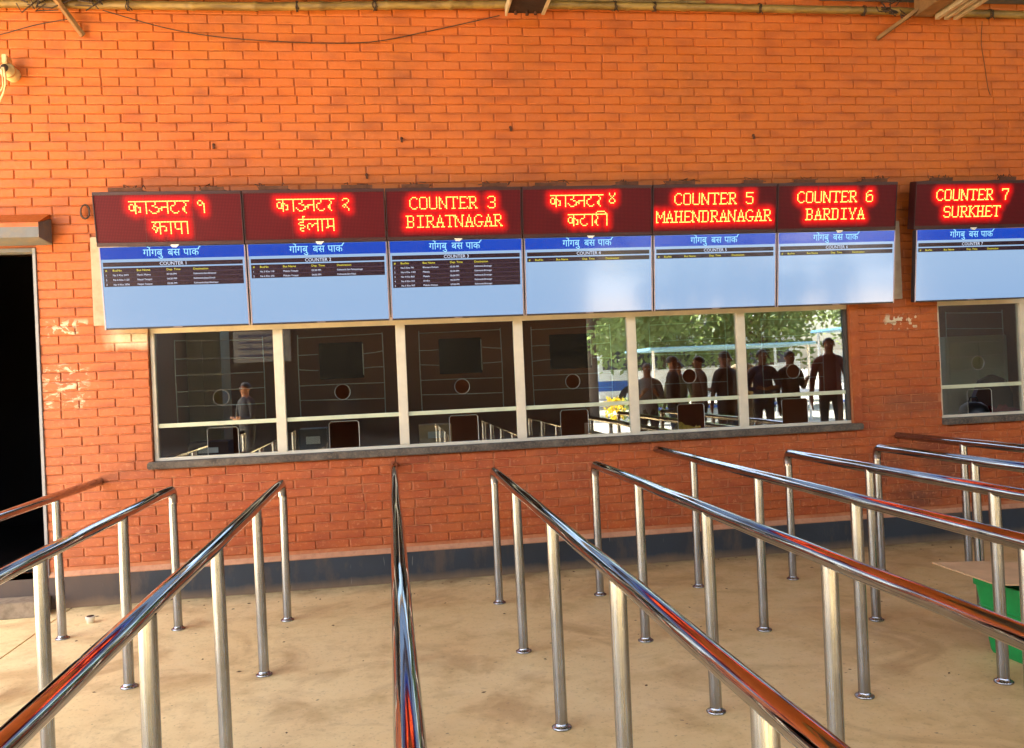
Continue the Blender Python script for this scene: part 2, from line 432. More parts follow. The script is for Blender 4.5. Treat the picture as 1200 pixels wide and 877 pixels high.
while True:
    zt_ = Z0 - row * CZ; zc = zt_ - CZ / 2
    row += 1
    if zc > WZ1 - .03: continue
    if zc - CZ / 2 < .255: break
    off = -1.939 + (PX / 2 if (row % 2) == 0 else 0) + rb.uniform(-.012, .012)
    cuts = [(h[0], h[1]) for h in HOLES if h[2] - .030 < zc < h[3] + .030]
    if BAND[2] < zc < BAND[3]: cuts.append((BAND[0], BAND[1]))
    n0 = int((WX0 - off) / PX) - 1; n1 = int((WX1 - off) / PX) + 1
    for n in range(n0, n1):
        a = off + n * PX + .005 + rb.uniform(-.0018, .0018); b = off + (n + 1) * PX - .005 + rb.uniform(-.0018, .0018)
        if rb.random() < .03:
            segs = [(a, (a + b) / 2 - .005), ((a + b) / 2 + .005, b)]
        else: segs = [(a, b)]
        for a_, b_ in segs:
            parts = [(max(a_, WX0), min(b_, WX1))]
            for c0, c1 in cuts:
                nx = []
                for p, q in parts:
                    if q <= c0 or p >= c1: nx.append((p, q)); continue
                    if p < c0: nx.append((p, c0 - .001))
                    if q > c1: nx.append((c1 + .001, q))
                parts = nx
            for p, q in parts:
                if q - p < .025: continue
                bricks.append(((p + q) / 2, zc + rb.uniform(-.0012, .0012), q - p, rb.randrange(12), rb.uniform(-.0, .0035), rb.uniform(-.006, .006)))
def vis(b):
    u, v, d = project(b[0], 0, b[1])
    if not (0 < u < 1200 and 18 < v < 700): return 0
    if BAND[0] < b[0] < 4.17 and 1.93 < b[1] < 2.90: return 0
    if 4.17 < b[0] and 1.93 < b[1] < 2.90: return 0
    return b[2] / d / d
order = sorted(range(len(bricks)), key=lambda i: -vis(bricks[i])); named = set(order[:299])
sm = MB()
for i, (x, z, L, k, dy, rz) in enumerate(bricks):
    sx = L / .2335
    if i in named:
        o = link('brick', VARM[k], wall, (x, -dy, z), (0, rz, 0)); o.scale = (sx, 1, 1)
    else:
        c_, s_ = math.cos(rz), math.sin(rz)
        sm.add([(x + vx * sx * c_ + vz * s_, vy - dy, z - vx * sx * s_ + vz * c_) for vx, vy, vz in VAR[k].v], VAR[k].f)
tag(sm.build('brick_courses', M['brick'], wall), kind='stuff')
# reveals, plaster band, skirting, ledge
pb = MB(); pb.box(BAND[0], BAND[1], -.012, .012, BAND[2] + .045, BAND[3], bev=.004); pb.build('plaster_band', M['plaster'], wall)
pj = MB()
pj.box(3.701, 3.80, -.004, .012, 1.03, 1.94); pj.box(-1.80, -1.706, -.0, .0085, 1.0, 1.94)
MB().box(3.70, 3.775, -.006, .0085, 1.01, 1.99, bev=.002).build('window_jamb', M['brick'], wall)
sk = MB(); sk.box(-2.44, WX1, -.014, -.0005, 0, .2235, bev=.003); sk.box(WX0, -3.45, -.014, -.0005, 0, .2235)
sk.build('skirting', M['skirting'], wall)
lg = MB()
for a, b in ((-2.43, WX1), (WX0, -3.46)):
    vs = [(a, -.018, .224), (b, -.018, .224), (b, -.018, .232), (a, -.018, .232), (a, .0085, .262), (b, .0085, .262), (a, .0085, .224), (b, .0085, .224)]
    lg.add(vs, [(0, 1, 2, 3), (3, 2, 5, 4), (6, 4, 5, 7), (0, 6, 7, 1), (0, 3, 4, 6), (1, 7, 5, 2)])
lg.build('mortar_ledge', M['ledge'], wall)
# small fixings and holes left in the wall
fx = MB()
for (x, z) in [(-1.19, 3.28), (.17, 3.32), (1.0, 3.40), (2.95, 3.33), (-.1, 3.05)]:
    fx.lathe([(.012, -.003), (.009, -.012), (.001, -.014)], 8, (x, 0, z), 'Y'); fx.box(x - .006, x + .010, -.018, -.004, z - .03, z - .01)
fx.build('old_fixing', M['rust'], wall)

# ================================================================== WINDOW ROWS
def window_row(label, x0, bays, x1, pitchx, has_left_gap):
    """aluminium counter window strip; y=.05 is its plane"""
    root = tag(empty('counter_window', (x0, .05, 1.0)), label, 'window')
    def P(mbx, name, mat, parent=root):
        return mbx.build(name, mat, parent, (-x0, -.05, -1.0))
    K = (CAM_D + .05) / CAM_D
    zT, zB = 1.925, 1.022
    fr = MB()
    fr.box(x0, x1, .035, .075, zT, zT + .06); fr.box(x0, x1, .035, .075, zB - .022, zB)
    P(fr, 'frame', M['alu'])
    for xx in (x0, x1 - .03):
        P(MB().box(xx, xx + .03, .033, .077, zB + .0005, zT - .0005, bev=.003), 'frame_post', M['alu_dark' if xx != x0 else 'alu'])
    ms = []
    for k in range(1, bays): ms.append(x0 + .0 + (pitchx[k]))
    for mx in ms: P(MB().box(mx - .036, mx + .036, .028, .08, zB + .0005, zT - .0005, bev=.004), 'mullion', M['alu'])
    edges = [x0 + .03] + [e for mx in ms for e in (mx - .036, mx + .036)] + [x1 - .03]
    for k in range(bays):
        a, b = edges[2 * k], edges[2 * k + 1]; c = pitchx['c'][k]
        circ = [(c + .055 * math.cos(t_ * math.pi / 16), 1.44 + .055 * math.sin(t_ * math.pi / 16)) for t_ in range(32)]
        g = slab2d('glass_pane', [(a, 1.248), (b, 1.248), (b, zT), (a, zT)], [circ], .055, .005, M['glass'], root)
        g.location = (-x0, -.05, -1.0)
        slot = [(c - .11, zB), (c - .11, 1.205), (c - .095, 1.22), (c + .095, 1.22), (c + .11, 1.205), (c + .11, zB)]
        g = slab2d('glass_pane', [(a, zB)] + slot + [(b, zB), (b, 1.238), (a, 1.238)], [], .055, .005, M['glass'], root)
        g.location = (-x0, -.05, -1.0)
        P(MB().box(a, b, .047, .062, 1.238, 1.268, bev=.002), 'glazing_bar', M['rail_strip'])
        ring = MB().tube([(c + .057 * math.cos(t_ * math.pi / 16), .055, 1.44 + .057 * math.sin(t_ * math.pi / 16)) for t_ in range(33)], .0028, 6, cap=False)
        P(ring, 'speaking_hole_ring', M['rod'])
        P(MB().tube([(c - .11, .055, zB), (c - .11, .055, 1.205), (c - .095, .055, 1.221), (c + .095, .055, 1.221), (c + .11, .055, 1.205), (c + .11, .055, zB)], .0026, 6), 'slot_edging', M['rod'])
    return root
CX = [-1.213, -.345, .545, 1.40, 2.335, 3.2]
K5 = (CAM_D + .05) / CAM_D
pp = {k + 1: (-.792 + .8897 * k) * K5 + 1.70 for k in range(5)}; pp['c'] = [c * K5 for c in CX]
window_row('long strip of six cream framed counter windows with speaking holes and pass slots', -1.70, 6, 3.695, pp, True)
pp7 = {1: (5.235) * K5 - 4.478, 2: 9, 'c': [4.82 * K5, 5.71 * K5]}
window_row('separate counter window at the right edge under the SURKHET sign', 4.478, 2, 6.34, pp7, False)
for lab, a, b in (('long weathered dark concrete sill under the six windows', -1.735, 3.755), ('short weathered concrete sill under the right edge window', 4.47, 6.42)):
    s_ = MB().box(a, b, -.055, .20, .948, .999, bev=.008).build('window_sill', M['sill']); tag(s_, lab, 'sill')

# security grilles and monitors inside
gr_names = ['first counter window from the left', 'window below the ILAM sign', 'window below the BIRATNAGAR sign', 'fourth window from the left',
            'fifth window from the left', 'sixth window from the left', 'right edge window']
gy = .14
for k, c0 in enumerate(CX + [4.80]):
    Kg = (CAM_D + gy) / CAM_D; c = c0 * Kg
    root = tag(empty('security_grille', (c, gy, 1.30)), 'thin pale rod grille inside the ' + gr_names[k], 'grille', 'rod grilles behind the counter windows')
    mon = k in (1, 2, 3)
    hw = .315 if k < 5 else .26
    for sx in (-1, 1):
        MB().tube([(sx * hw, 0, -.05), (sx * (hw + .003), 0, .3), (sx * hw, 0, .58)], .0035, 6).build('upright_rod', M['rod'], root)
    for j, z in enumerate((1.383, 1.497, 1.615, 1.73, 1.865)):
        segs = [(-hw, hw)]
        if mon and j in (2, 3): segs = [(-hw, -.17), (.17, hw)]
        for a, b in segs:
            s1 = random.uniform(-.008, .008)
            MB().tube([(a, 0.004, z - 1.30 - s1), ((a + b) / 2, .004, z - 1.30 + random.uniform(-.003, .003)), (b, .004, z - 1.30 + s1)], .003, 6).build('cross_rod', M['rod'], root)
    if mon:
        r2 = tag(empty('monitor', (c, gy + .03, 1.54)), 'black monitor hung inside the ' + gr_names[k], 'monitor', 'monitors hung behind the glass')
        MB().box(-.165, .165, 0, .03, 0, .275, bev=.004).build('casing', M['black_plastic'], r2)
        MB().box(.160, .1665, -.004, -.0005, .02, .26).build('edge_trim', M['rod'], r2)
        MB().box(-.09, .09, .03, .06, .07, .21, bev=.005).build('back_bracket', M['black_plastic'], r2)

# ================================================================== ROOM BEHIND
rm = MB(); RZ = .16
bx0, bx1, bz0, bz1 = -1.86, -1.75, 1.44, 1.95
rm.box(-2.05, bx0, 3.3, 3.4, RZ, 3.0); rm.box(bx1, 9, 3.3, 3.4, RZ, 2.32); rm.box(bx1, -1.2, 3.3, 3.4, 2.32, 3.0)
for q in range(6): rm.box(.4 + q * 1.7, .6 + q * 1.7, 3.3, 3.4, 2.32, 3.0)  # high openings between these piers, out of view, added to light the office
rm.box(bx0, bx1, 3.3, 3.4, RZ, bz0); rm.box(bx0, bx1, 3.3, 3.4, bz1, 3.0)
rm.box(-2.05, -1.97, .26, 3.29, RZ, 3.0)
rm.box(8.9, 9, .26, 3.3, RZ, 3.0); 
rd = MB(); rd.box(-5.2, -2.051, 3.3, 3.4, RZ, 3.0); rd.box(-5.2, -5.1, .26, 3.3, RZ, 3.0); rd.box(-2.06, -2.0505, .26, 3.3, RZ, 3.0)  # side room walls, its shade put into their dark colour
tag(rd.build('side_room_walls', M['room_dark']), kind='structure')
tag(rm.build('office_walls', M['room']), kind='structure')
tag(MB().box(-5.2, 9, .25, 3.4, 3.0, 3.1).build('office_ceiling', M['room']), kind='structure')
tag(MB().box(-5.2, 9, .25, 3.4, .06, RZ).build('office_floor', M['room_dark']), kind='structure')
def counter(label, a, b):
    r = tag(empty('service_counter', ((a + b) / 2, .6, RZ)), label, 'counter'); h = .95 - RZ; w2 = (b - a) / 2
    MB().box(-w2, w2, -.34, .35, h - .03, h, bev=.004).build('counter_top', M['desk'], r)
    MB().box(-w2 + .03, w2 - .03, -.30, -.27, 0, h - .03).build('front_panel', M['desk'], r)
    for sx in (-1, 1): MB().box(sx * (w2 - .04) - .02, sx * (w2 - .04) + .02, -.27, .32, 0, h - .03).build('side_panel', M['desk'], r)
counter('brown service counter running behind the six windows', -1.8, 3.9)
counter('brown service counter behind the right edge window', 4.45, 7.2)
cab = tag(empty('added_cabinet', (-1.92, 2.5, RZ)), 'grey green metal cabinet in place of the lit wall seen through the first window', 'added_cabinet')
MB().box(-.02, .30, -.25, .25, 0, 1.95, bev=.01).build('body', M['graygreen'], cab)  # added to stand in for the lit side wall
MB().box(.0, .13, -.262, -.2505, .1, 1.85).build('door', M['graygreen'], cab); MB().box(.15, .28, -.262, -.2505, .1, 1.85).build('door', M['graygreen'], cab)
cab = tag(empty('added_cabinet', (6.05, 1.9, RZ)), 'pale grey green cupboard added in place of the pale wall seen through the right edge window', 'added_cabinet')
MB().box(-.35, .35, -.22, .22, 0, 1.55, bev=.01).build('body', M['graygreen'], cab)  # added to stand in for the bright grey green wall
for sx in (-.17, .17): MB().box(sx - .155, sx + .155, -.235, -.2205, .06, 1.5, bev=.004).build('door', M['graygreen'], cab)
# papers and things on the counter
def papers(label, x, z, n, mat='paper'):
    r = tag(empty('paper_stack', (x, .38, .951)), label, 'papers')
    for i in range(n):
        MB().box(-.07, .07, -.05, .05, i * .006, i * .006 + .005).build('sheet', M[mat], r, (random.uniform(-.01, .01), 0, 0), (0, 0, random.uniform(-.5, .5)))
papers('loose white papers inside the window below the BIRATNAGAR sign', .60, 0, 4)
papers('white papers on the counter inside the fourth window', 1.46, 0, 6)
papers('white papers below the speaking hole of the window below the ILAM sign', -.20, 0, 5)
papers('a few white papers at the left end of the first window', -1.50, 0, 3)
def box_file(label, x, y, w_, h_, mat):
    r_ = tag(empty('box_file', (x, y, .951)), label, 'box')
    MB().box(-w_ / 2, w_ / 2, -.12, .12, 0, h_, bev=.003).build('body', M[mat], r_); MB().box(-w_ / 4, w_ / 4, -.1225, -.1205, h_ * .4, h_ * .7).build('label_patch', M['paper'], r_)
box_file('dark box file on the counter inside the first window', -1.42, .62, .3, .14, 'chair')
box_file('tan carton on the counter inside the window below the BIRATNAGAR sign', .36, .70, .26, .18, 'cardboard')
box_file('low tan carton inside the fourth window', 1.80, .66, .3, .12, 'cardboard')
box_file('black box file inside the window below the ILAM sign', -.62, .66, .22, .2, 'blackbag')
papers('white papers on the counter inside the sixth window', 3.45, 0, 5)
cl = MB()
nx, ny = 10, 6; rr = random.Random(5)
vs = [(-.16 + .32 * i / nx, -.09 + .18 * j / ny, .02 + .04 * math.sin(i * 1.1 + j) * math.sin(j * .9) + .03 * rr.random() + (.03 if 0 < j < ny else 0)) for j in range(ny + 1) for i in range(nx + 1)]
cl.add(vs, [(j * (nx + 1) + i, j * (nx + 1) + i + 1, (j + 1) * (nx + 1) + i + 1, (j + 1) * (nx + 1) + i) for j in range(ny) for i in range(nx)], 0, True)
cl.add([(-.16, -.09, 0), (.16, -.09, 0), (.16, .09, 0), (-.16, .09, 0)], [(0, 3, 2, 1)])
tag(cl.build('crumpled_cloth', M['yellow'], None, (2.36, .34, .953)), 'crumpled yellow cloth on the counter inside the fifth window', 'cloth')
bg_ = tag(empty('bag', (5.02, .36, .951)), 'black bag with a pale label inside the right edge window', 'bag')
b_ = MB(); b_.lathe([(.001, 0), (.12, .0), (.13, .05), (.11, .11), (.06, .145), (.001, .15)], 16); b_.build('body', M['blackbag'], bg_)
MB().box(-.06, .06, -.134, -.128, .03, .06).build('label_patch', M['paper'], bg_)
MB().tube([(-.05, 0, .14), (-.03, 0, .19), (.03, 0, .19), (.05, 0, .14)], .006, 6).build('handle', M['blackbag'], bg_)
tag(cl.build('crumpled_cloth', M['redcloth'], None, (5.32, .38, .953)), 'red cloth bundle beside the black bag at the right edge window', 'cloth')
ch = tag(empty('office_chair', (5.80, 1.15, RZ)), 'brown rounded office chair behind the right edge window', 'chair')
bk = MB(); pts = [(-.2, 0, .55), (-.2, 0, .95), (-.13, .0, 1.10), (0, 0, 1.15), (.13, 0, 1.10), (.2, 0, .95), (.2, 0, .55)]
bk.add([(x, y - .03, z) for x, y, z in pts] + [(x, y + .03, z) for x, y, z in pts], [tuple(range(7)), tuple(reversed(range(7, 14)))] + [(i, i + 7, (i + 1) % 7 + 7, (i + 1) % 7) for i in range(7)])
bk.build('backrest', M['chair'], ch); MB().box(-.22, .22, -.45, -.03, .42, .5, bev=.02).build('seat', M['chair'], ch)
MB().tube([(0, -.24, .05), (0, -.24, .42)], .03, 10).build('column', M['rod'], ch)
for q in range(5):
    a = q * 2 * math.pi / 5; MB().tube([(0, -.24, .06), (.25 * math.cos(a), -.24 + .25 * math.sin(a), .03)], .018, 8).build('leg', M['rod'], ch)

# ================================================================== DOORWAY
dr = tag(empty('doorway', (DOOR[1], 0, .224)), 'open dark doorway with a narrow grey frame at the left edge', 'doorway')
MB().box(-.022, -.0005, -.012, .10, 0, 2.331, bev=.002).build('frame_post', M['door_grey'], dr)
MB().box(-1.017, -.9965, -.012, .10, 0, 2.331, bev=.002).build('frame_post', M['door_grey'], dr)
MB().box(-.9965, -.0225, -.012, .10, 2.305, 2.331).build('frame_head', M['canopy'], dr)
cp = MB()
cp.add([(-3.75, 0.0, 2.575), (-2.325, 0, 2.575), (-2.315, -.02, 2.585), (-2.335, -.20, 2.60), (-3.75, -.20, 2.60),
        (-3.75, 0, 2.76), (-2.325, 0, 2.76), (-2.315, -.02, 2.75), (-2.335, -.20, 2.70), (-3.75, -.20, 2.70)],
       [(0, 1, 2, 3, 4), (9, 8, 7, 6, 5), (4, 3, 8, 9), (3, 2, 7, 8), (2, 1, 6, 7), (0, 4, 9, 5)])
cpo = tag(empty('door_canopy', (0, 0, 0)), 'small grey concrete canopy with an orange top over the doorway', 'canopy')
cp.build('slab', M['canopy'], cpo)
MB().add([(-3.75, -.2015, 2.672), (-2.336, -.2015, 2.672), (-2.336, -.2015, 2.702), (-3.75, -.2015, 2.702)], [(0, 1, 2, 3)]).add([(-3.75, 0.0085, 2.80), (-2.33, .0085, 2.80), (-2.34, -.195, 2.703), (-3.75, -.195, 2.703), (-3.75, 0.0085, 2.765), (-2.33, .0085, 2.765)],
         [(3, 2, 1, 0), (2, 5, 1), (3, 0, 4), (3, 4, 5, 2)]).build('painted_top', M['brick'], cpo)
st = MB().box(-3.9, -2.425, -.212, -.0145, 0, .108, bev=.006).build('door_step', M['step']); tag(st, 'low worn concrete step in front of the dark doorway', 'step')
th = MB().box(-3.45, -2.4345, -.014, .24, .0, .2235).build('threshold', M['skirting'], dr, (-DOOR[1], 0, -.224))

# ================================================================== LED SIGNS
G = {
 'का': ["............", ".....#......#", "", ""],
}
def glyph(rows): return rows
KA = ["....#....", ".##.#....", "#..###...", "#..##.##.", "#..##..#.", ".####..#.", "....#.##.", "....#...."]
AA = ["..#", "..#", "..#", "..#", "..#", "..#", "..#", "..#"]
U_ = ["....#...", "....#...", "..##....", "....##..", "......#.", "#.....#.", ".#...##.", "..###..."]
NA = [".....#.", ".....#.", ".....#.", ".#####.", "##...#.", ".#...#.", ".....#.", ".....#."]
TTA = ["...#...", "...#...", ".##....", "#......", "#......", "#......", ".#...#.", "..###.."]
RA = ["..#...", "...#..", "...#..", "..#...", ".##...", ".##...", "..#...", "...#.."]
JHA = ["..#..#....", ".#...#....", ".##..####.", "#..###...#", ".#.#.#...#", "..##.#..##", "..#..#....", ".....#...."]
PA = ["#...#.", "#...#.", "#...#.", "#...#.", ".####.", "....#.", "....#.", "....#."]
II = ["...#..", ".###..", "#.....", ".###..", "....#.", ".###..", ".#....", "..##.."]
LA = [".......#", ".......#", ".##..###", "#..##..#", "#..#...#", "#......#", ".#.....#", ".......#"]
MA = [".#...#", ".#...#", ".#...#", ".#...#", ".#####", "##...#", ".....#", ".....#"]
def join(*gs): return [''.join(g[r] for g in gs) for r in range(8)]
def deva(*gs):
    b = join(*gs); return ['#' * len(b[0])] + b
ONE = [".##..", "#..#.", "#..##", ".##.#", "....#", "....#", "....#", "....#", "....#"]
TWO = [".###.", "#...#", "....#", "...#.", ".##..", "#.#..", ".#.#.", "....#", "....#"]
FOUR = ["#...#", "#...#", ".#.#.", "..#..", ".#.#.", "#...#", "#...#", ".###.", "....."]
KAUNTAR = deva(KA, AA, ["." + r[:7] for r in U_], NA, TTA, RA)
ILAM = ["...##................."] + ["...#.................."] + deva(II, LA, ["..#"] * 8, [".." + r[:6] for r in MA])
KATARI_B = deva(KA, TTA, AA, RA, ["....#"] * 8)
KATARI = ["......................######..", ".....................#......#."] + KATARI_B
JHAPA = deva(JHA, AA, [".." + r for r in PA], ["..#"] * 8)
LF = {
'C': ["..###..", ".#...#.", "#......", "#......", "#......", "#......", "#......", ".#...#.", "..###.."],
'O': [".####..", "#....#.", "#....#.", "#....#.", "#....#.", "#....#.", "#....#.", "#....#.", ".####.."],
'U': ["#....#.", "#....#.", "#....#.", "#....#.", "#....#.", "#....#.", "#....#.", "#....#.", ".####.."],
'N': ["#....##", "##...#.", "##...#.", "#.#..#.", "#.#..#.", "#..#.#.", "#...##.", "#...##.", "##...#."],
'T': ["#######", "...#..#", "...#...", "...#...", "...#...", "...#...", "...#...", "...#...", "..###.."],
'E': [".#####.", ".#....#", ".#.....", ".#.....", ".####..", ".#.....", ".#.....", ".#....#", "######."],
'R': ["#####..", ".#...#.", ".#...#.", ".#...#.", ".####..", ".#.#...", ".#..#..", ".#...#.", "###..##"],
'B': ["#####..", ".#...#.", ".#...#.", ".#...#.", ".####..", ".#...#.", ".#...#.", ".#...#.", "#####.."],
'I': [".#####.", "...#...", "...#...", "...#...", "...#...", "...#...", "...#...", "...#...", ".#####."],
'A': ["...#...", "...#...", "..#.#..", "..#.#..", "..#.#..", ".#####.", ".#...#.", ".#...#.", "###.###"],
'G': ["..###..", ".#...#.", "#......", "#......", "#......", "#..####", "#....#.", ".#...#.", "..###.."],
'M': ["#.....#", "##...##", "##...##", "#.#.#.#", "#.#.#.#", "#..#..#", "#.....#", "#.....#", "##...##"],
'H': ["###.###", ".#...#.", ".#...#.", ".#...#.", ".#####.", ".#...#.", ".#...#.", ".#...#.", "###.###"],
'D': ["#####..", ".#...#.", ".#...#.", ".#...#.", ".#...#.", ".#...#.", ".#...#.", ".#...#.", "#####.."],
'S': [".####..", "#....#.", "#......", "#......", ".####..", ".....#.", ".....#.", "#....#.", ".####.."],
'K': ["###..##", ".#..#..", ".#.#...", ".##....", ".##....", ".#.#...", ".#..#..", ".#...#.", "###..##"],
'Y': ["##...##", ".#...#.", ".#...#.", "..#.#..", "..#.#..", "...#...", "...#...", "...#...", "..###.."],
'3': [".####..", "#....#.", ".....#.", ".....#.", "..###..", ".....#.", ".....#.", "#....#.", ".####.."],
'5': ["######.", "#......", "#......", "#####..", ".....#.", ".....#.", ".....#.", "#....#.", ".####.."],
'6': ["..###..", ".#.....", "#......", "#.###..", "##...#.", "#....#.", "#....#.", "#....#.", ".####.."],
'7': ["######.", "#....#.", ".....#.", "....#..", "....#..", "...#...", "...#...", "...#...", "...#..."],
' ': ["......."] * 9}
def latin(s): return [''.join(LF[c][r] for c in s) for r in range(9)]
SIGNS = [
 ([(KAUNTAR, 22, 4), (ONE, 67, 4), (JHAPA, 36, 18)], 'red LED sign reading काउनटर १ झापा, first from the left'),
 ([(KAUNTAR, 22, 4), (TWO, 67, 4), (ILAM, 36, 16)], 'red LED sign reading काउनटर २ ईलाम, second from the left'),
 ([(latin('COUNTER 3'), 16, 4), (latin('BIRATNAGAR'), 13, 17)], 'red LED sign reading COUNTER 3 BIRATNAGAR'),
 ([(KAUNTAR, 20, 4), (FOUR, 64, 3), (KATARI, 33, 16)], 'red LED sign reading काउनटर ४ कटारी beside COUNTER 3'),
 ([(latin('COUNTER 5'), 16, 4), (latin('MAHENDRANAGAR'), 2, 17)], 'red LED sign reading COUNTER 5 MAHENDRANAGAR'),
 ([(latin('COUNTER 6'), 15, 4), (latin('BARDIYA'), 22, 17)], 'red LED sign reading COUNTER 6 BARDIYA'),
 ([(latin('COUNTER 7'), 17, 4), (latin('SURKHET'), 24, 17)], 'red LED sign reading COUNTER 7 SURKHET at the right edge')]
def led_panel_mat():
    t = NT('led_face_with_halo')
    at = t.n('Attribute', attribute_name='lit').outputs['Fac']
    uv = t.n('UVMap').outputs[0]
    v = t.n('SeparateXYZ', {0: uv}).outputs
    fxx = t.math('ABSOLUTE', t.math('SUBTRACT', t.math('FRACT', v[0]), .5)); fzz = t.math('ABSOLUTE', t.math('SUBTRACT', t.math('FRACT', v[1]), .5))
    dot = t.ramp(t.math('ADD', t.math('POWER', fxx, 2.), t.math('POWER', fzz, 2.)), .05, .12, 1, 0)
    base = t.mix(dot, (.065, .003, .007), (.14, .010, .014))
    e = (1.0, .0, .0)
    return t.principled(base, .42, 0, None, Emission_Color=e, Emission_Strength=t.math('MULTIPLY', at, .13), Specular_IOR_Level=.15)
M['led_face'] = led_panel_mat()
M['led_lit'] = emit('lit_led', (1.0, .15, .028), 1.6, rough=.4)
SW, PITCH = .9965, .9965
def sign_quad_frame(xl, width):
    """points on the tilted sign plane; local x along the wall, local z up the face, local y out of the wall is negative"""
    pass
def led_sign(idx, x, label, texts):
    # plane from (y -.19, z 2.522) to (y -.254, z 2.889)
    tilt = math.atan2(.064, .367); h = math.hypot(.064, .367)
    root = tag(empty('led_sign', (x, -.19, 2.524), (tilt, 0, 0)), label, 'sign', 'LED signs above the counters')
    W_ = SW - .004
    MB().box(.002, W_, .0006, .085, 0, h, bev=.003).build('case', M['sign_case'], root)
    b = .012; bz = .018; top = .022
    for nm, q in (('border', (.002, W_, -.008, 0, h - top, h)), ('border', (.002, W_, -.008, 0, 0, bz + .008)),
                  ('border', (.002, .002 + b * .6, -.008, 0, bz + .0085, h - top - .0005)), ('border', (W_ - b * .6, W_, -.008, 0, bz + .0085, h - top - .0005))):
        MB().box(*q, bev=.002).build(nm, M['sign_case'], root)
    lit = np.zeros((32, 96), bool)
    chars = []
    for bmp, cx, cy in texts:
        if len(bmp) == 9 and len(bmp[0]) % 7 == 0: chars += [([rw[q:q + 7] for rw in bmp], cx + q, cy) for q in range(0, len(bmp[0]), 7)]
        else: chars.append((bmp, cx, cy))
    for bmp, cx, cy in texts:
        for r_, rowv in enumerate(bmp):
            for c_, ch_ in enumerate(rowv):
                if ch_ == '#' and 0 <= cy + r_ < 32 and 0 <= cx + c_ < 96: lit[cy + r_, cx + c_] = True
    x0, x1 = .002 + b * .6, W_ - b * .6; z0, z1 = bz + .0085, h - top - .0005
    dx, dz = (x1 - x0) / 96, (z1 - z0) / 32
    ys, xs_ = np.nonzero(lit)
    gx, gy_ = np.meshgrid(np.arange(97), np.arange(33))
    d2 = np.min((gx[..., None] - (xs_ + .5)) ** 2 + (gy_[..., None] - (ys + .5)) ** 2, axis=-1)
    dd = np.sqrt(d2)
    glow = np.clip(1 - (dd - .8) / 5.6, 0, 1) ** 1.5  # red halo round the lit dots, put into the panel's emission
    vs = [(x0 + c_ * dx, 0, z1 - r_ * dz) for r_ in range(33) for c_ in range(97)]
    fs = [(r_ * 97 + c_, (r_ + 1) * 97 + c_, (r_ + 1) * 97 + c_ + 1, r_ * 97 + c_ + 1) for r_ in range(32) for c_ in range(96)]
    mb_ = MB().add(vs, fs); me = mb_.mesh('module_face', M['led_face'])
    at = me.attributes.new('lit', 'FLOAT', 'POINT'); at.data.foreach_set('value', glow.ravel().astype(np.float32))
    uvl = me.uv_layers.new(name='UVMap'); co = np.array([(v[0], v[1]) for v in zip(gx.ravel(), gy_.ravel())], np.float32)
    li = np.zeros(len(me.loops), np.int32); me.loops.foreach_get('vertex_index', li); uvl.data.foreach_set('uv', co[li].ravel())
    link('module_face', me, root)
    for q in (1, 2):
        MB().box(x0 + (x1 - x0) * q / 3 - .0008, x0 + (x1 - x0) * q / 3 + .0008, -.0012, -.0002, z0, z1).build('module_seam', M['sign_case'], root)
    r8 = dx * .40
    for bmp, cx, cy in chars:
      lm = MB()
      for r_, c_ in [(cy + a, cx + b) for a in range(len(bmp)) for b in range(len(bmp[a])) if bmp[a][b] == '#']:
        cx_, cz_ = x0 + (c_ + .5) * dx, z1 - (r_ + .5) * dz
        lm.add([(cx_ + r8 * math.cos(a), -.003, cz_ + r8 * math.sin(a)) for a in (i * math.pi / 4 + .39 for i in range(8))] + [(cx_ + r8 * math.cos(a), 0, cz_ + r8 * math.sin(a)) for a in (i * math.pi / 4 + .39 for i in range(8))],
               [tuple(range(8))] + [(i, i + 8, (i + 1) % 8 + 8, (i + 1) % 8) for i in range(8)])
      if lm.v: lm.build('lit_character', M['led_lit'], root)
    if idx != 4:
        MB().add([(.50, -.009, -.012), (.53, -.0095, -.014), (.545, -.0095, .000), (.55, -.009, .006), (.49, -.009, .006)], [(0, 1, 2, 3, 4)]).build('paper_tab', M['paper'], root)
    # rusty hanging brackets on top
    for q, bx in enumerate((.22, .80)):
        br = MB(); r_ = random.Random(idx * 5 + q); bw = r_.uniform(.07, .12)
        br.box(bx - bw, bx + bw, .0, .26, h + .001, h + .007); br.box(bx - bw, bx + bw, .0, .006, h + .0075, h + .028)
        for _ in range(6):
            px = bx + r_.uniform(-bw, bw); br.tube([(px, .02, h + .006), (px + r_.uniform(-.03, .03), .015, h + r_.uniform(.02, .05)), (px + r_.uniform(-.05, .05), .01, h + r_.uniform(.01, .04))], .004, 5)
        br.build('bracket', M['rust'], root)
    return root
SX = [-1.9649 + k * PITCH for k in range(6)] + [4.165]
for i, (tx, lab) in enumerate(SIGNS): led_sign(i, SX[i], lab, tx)

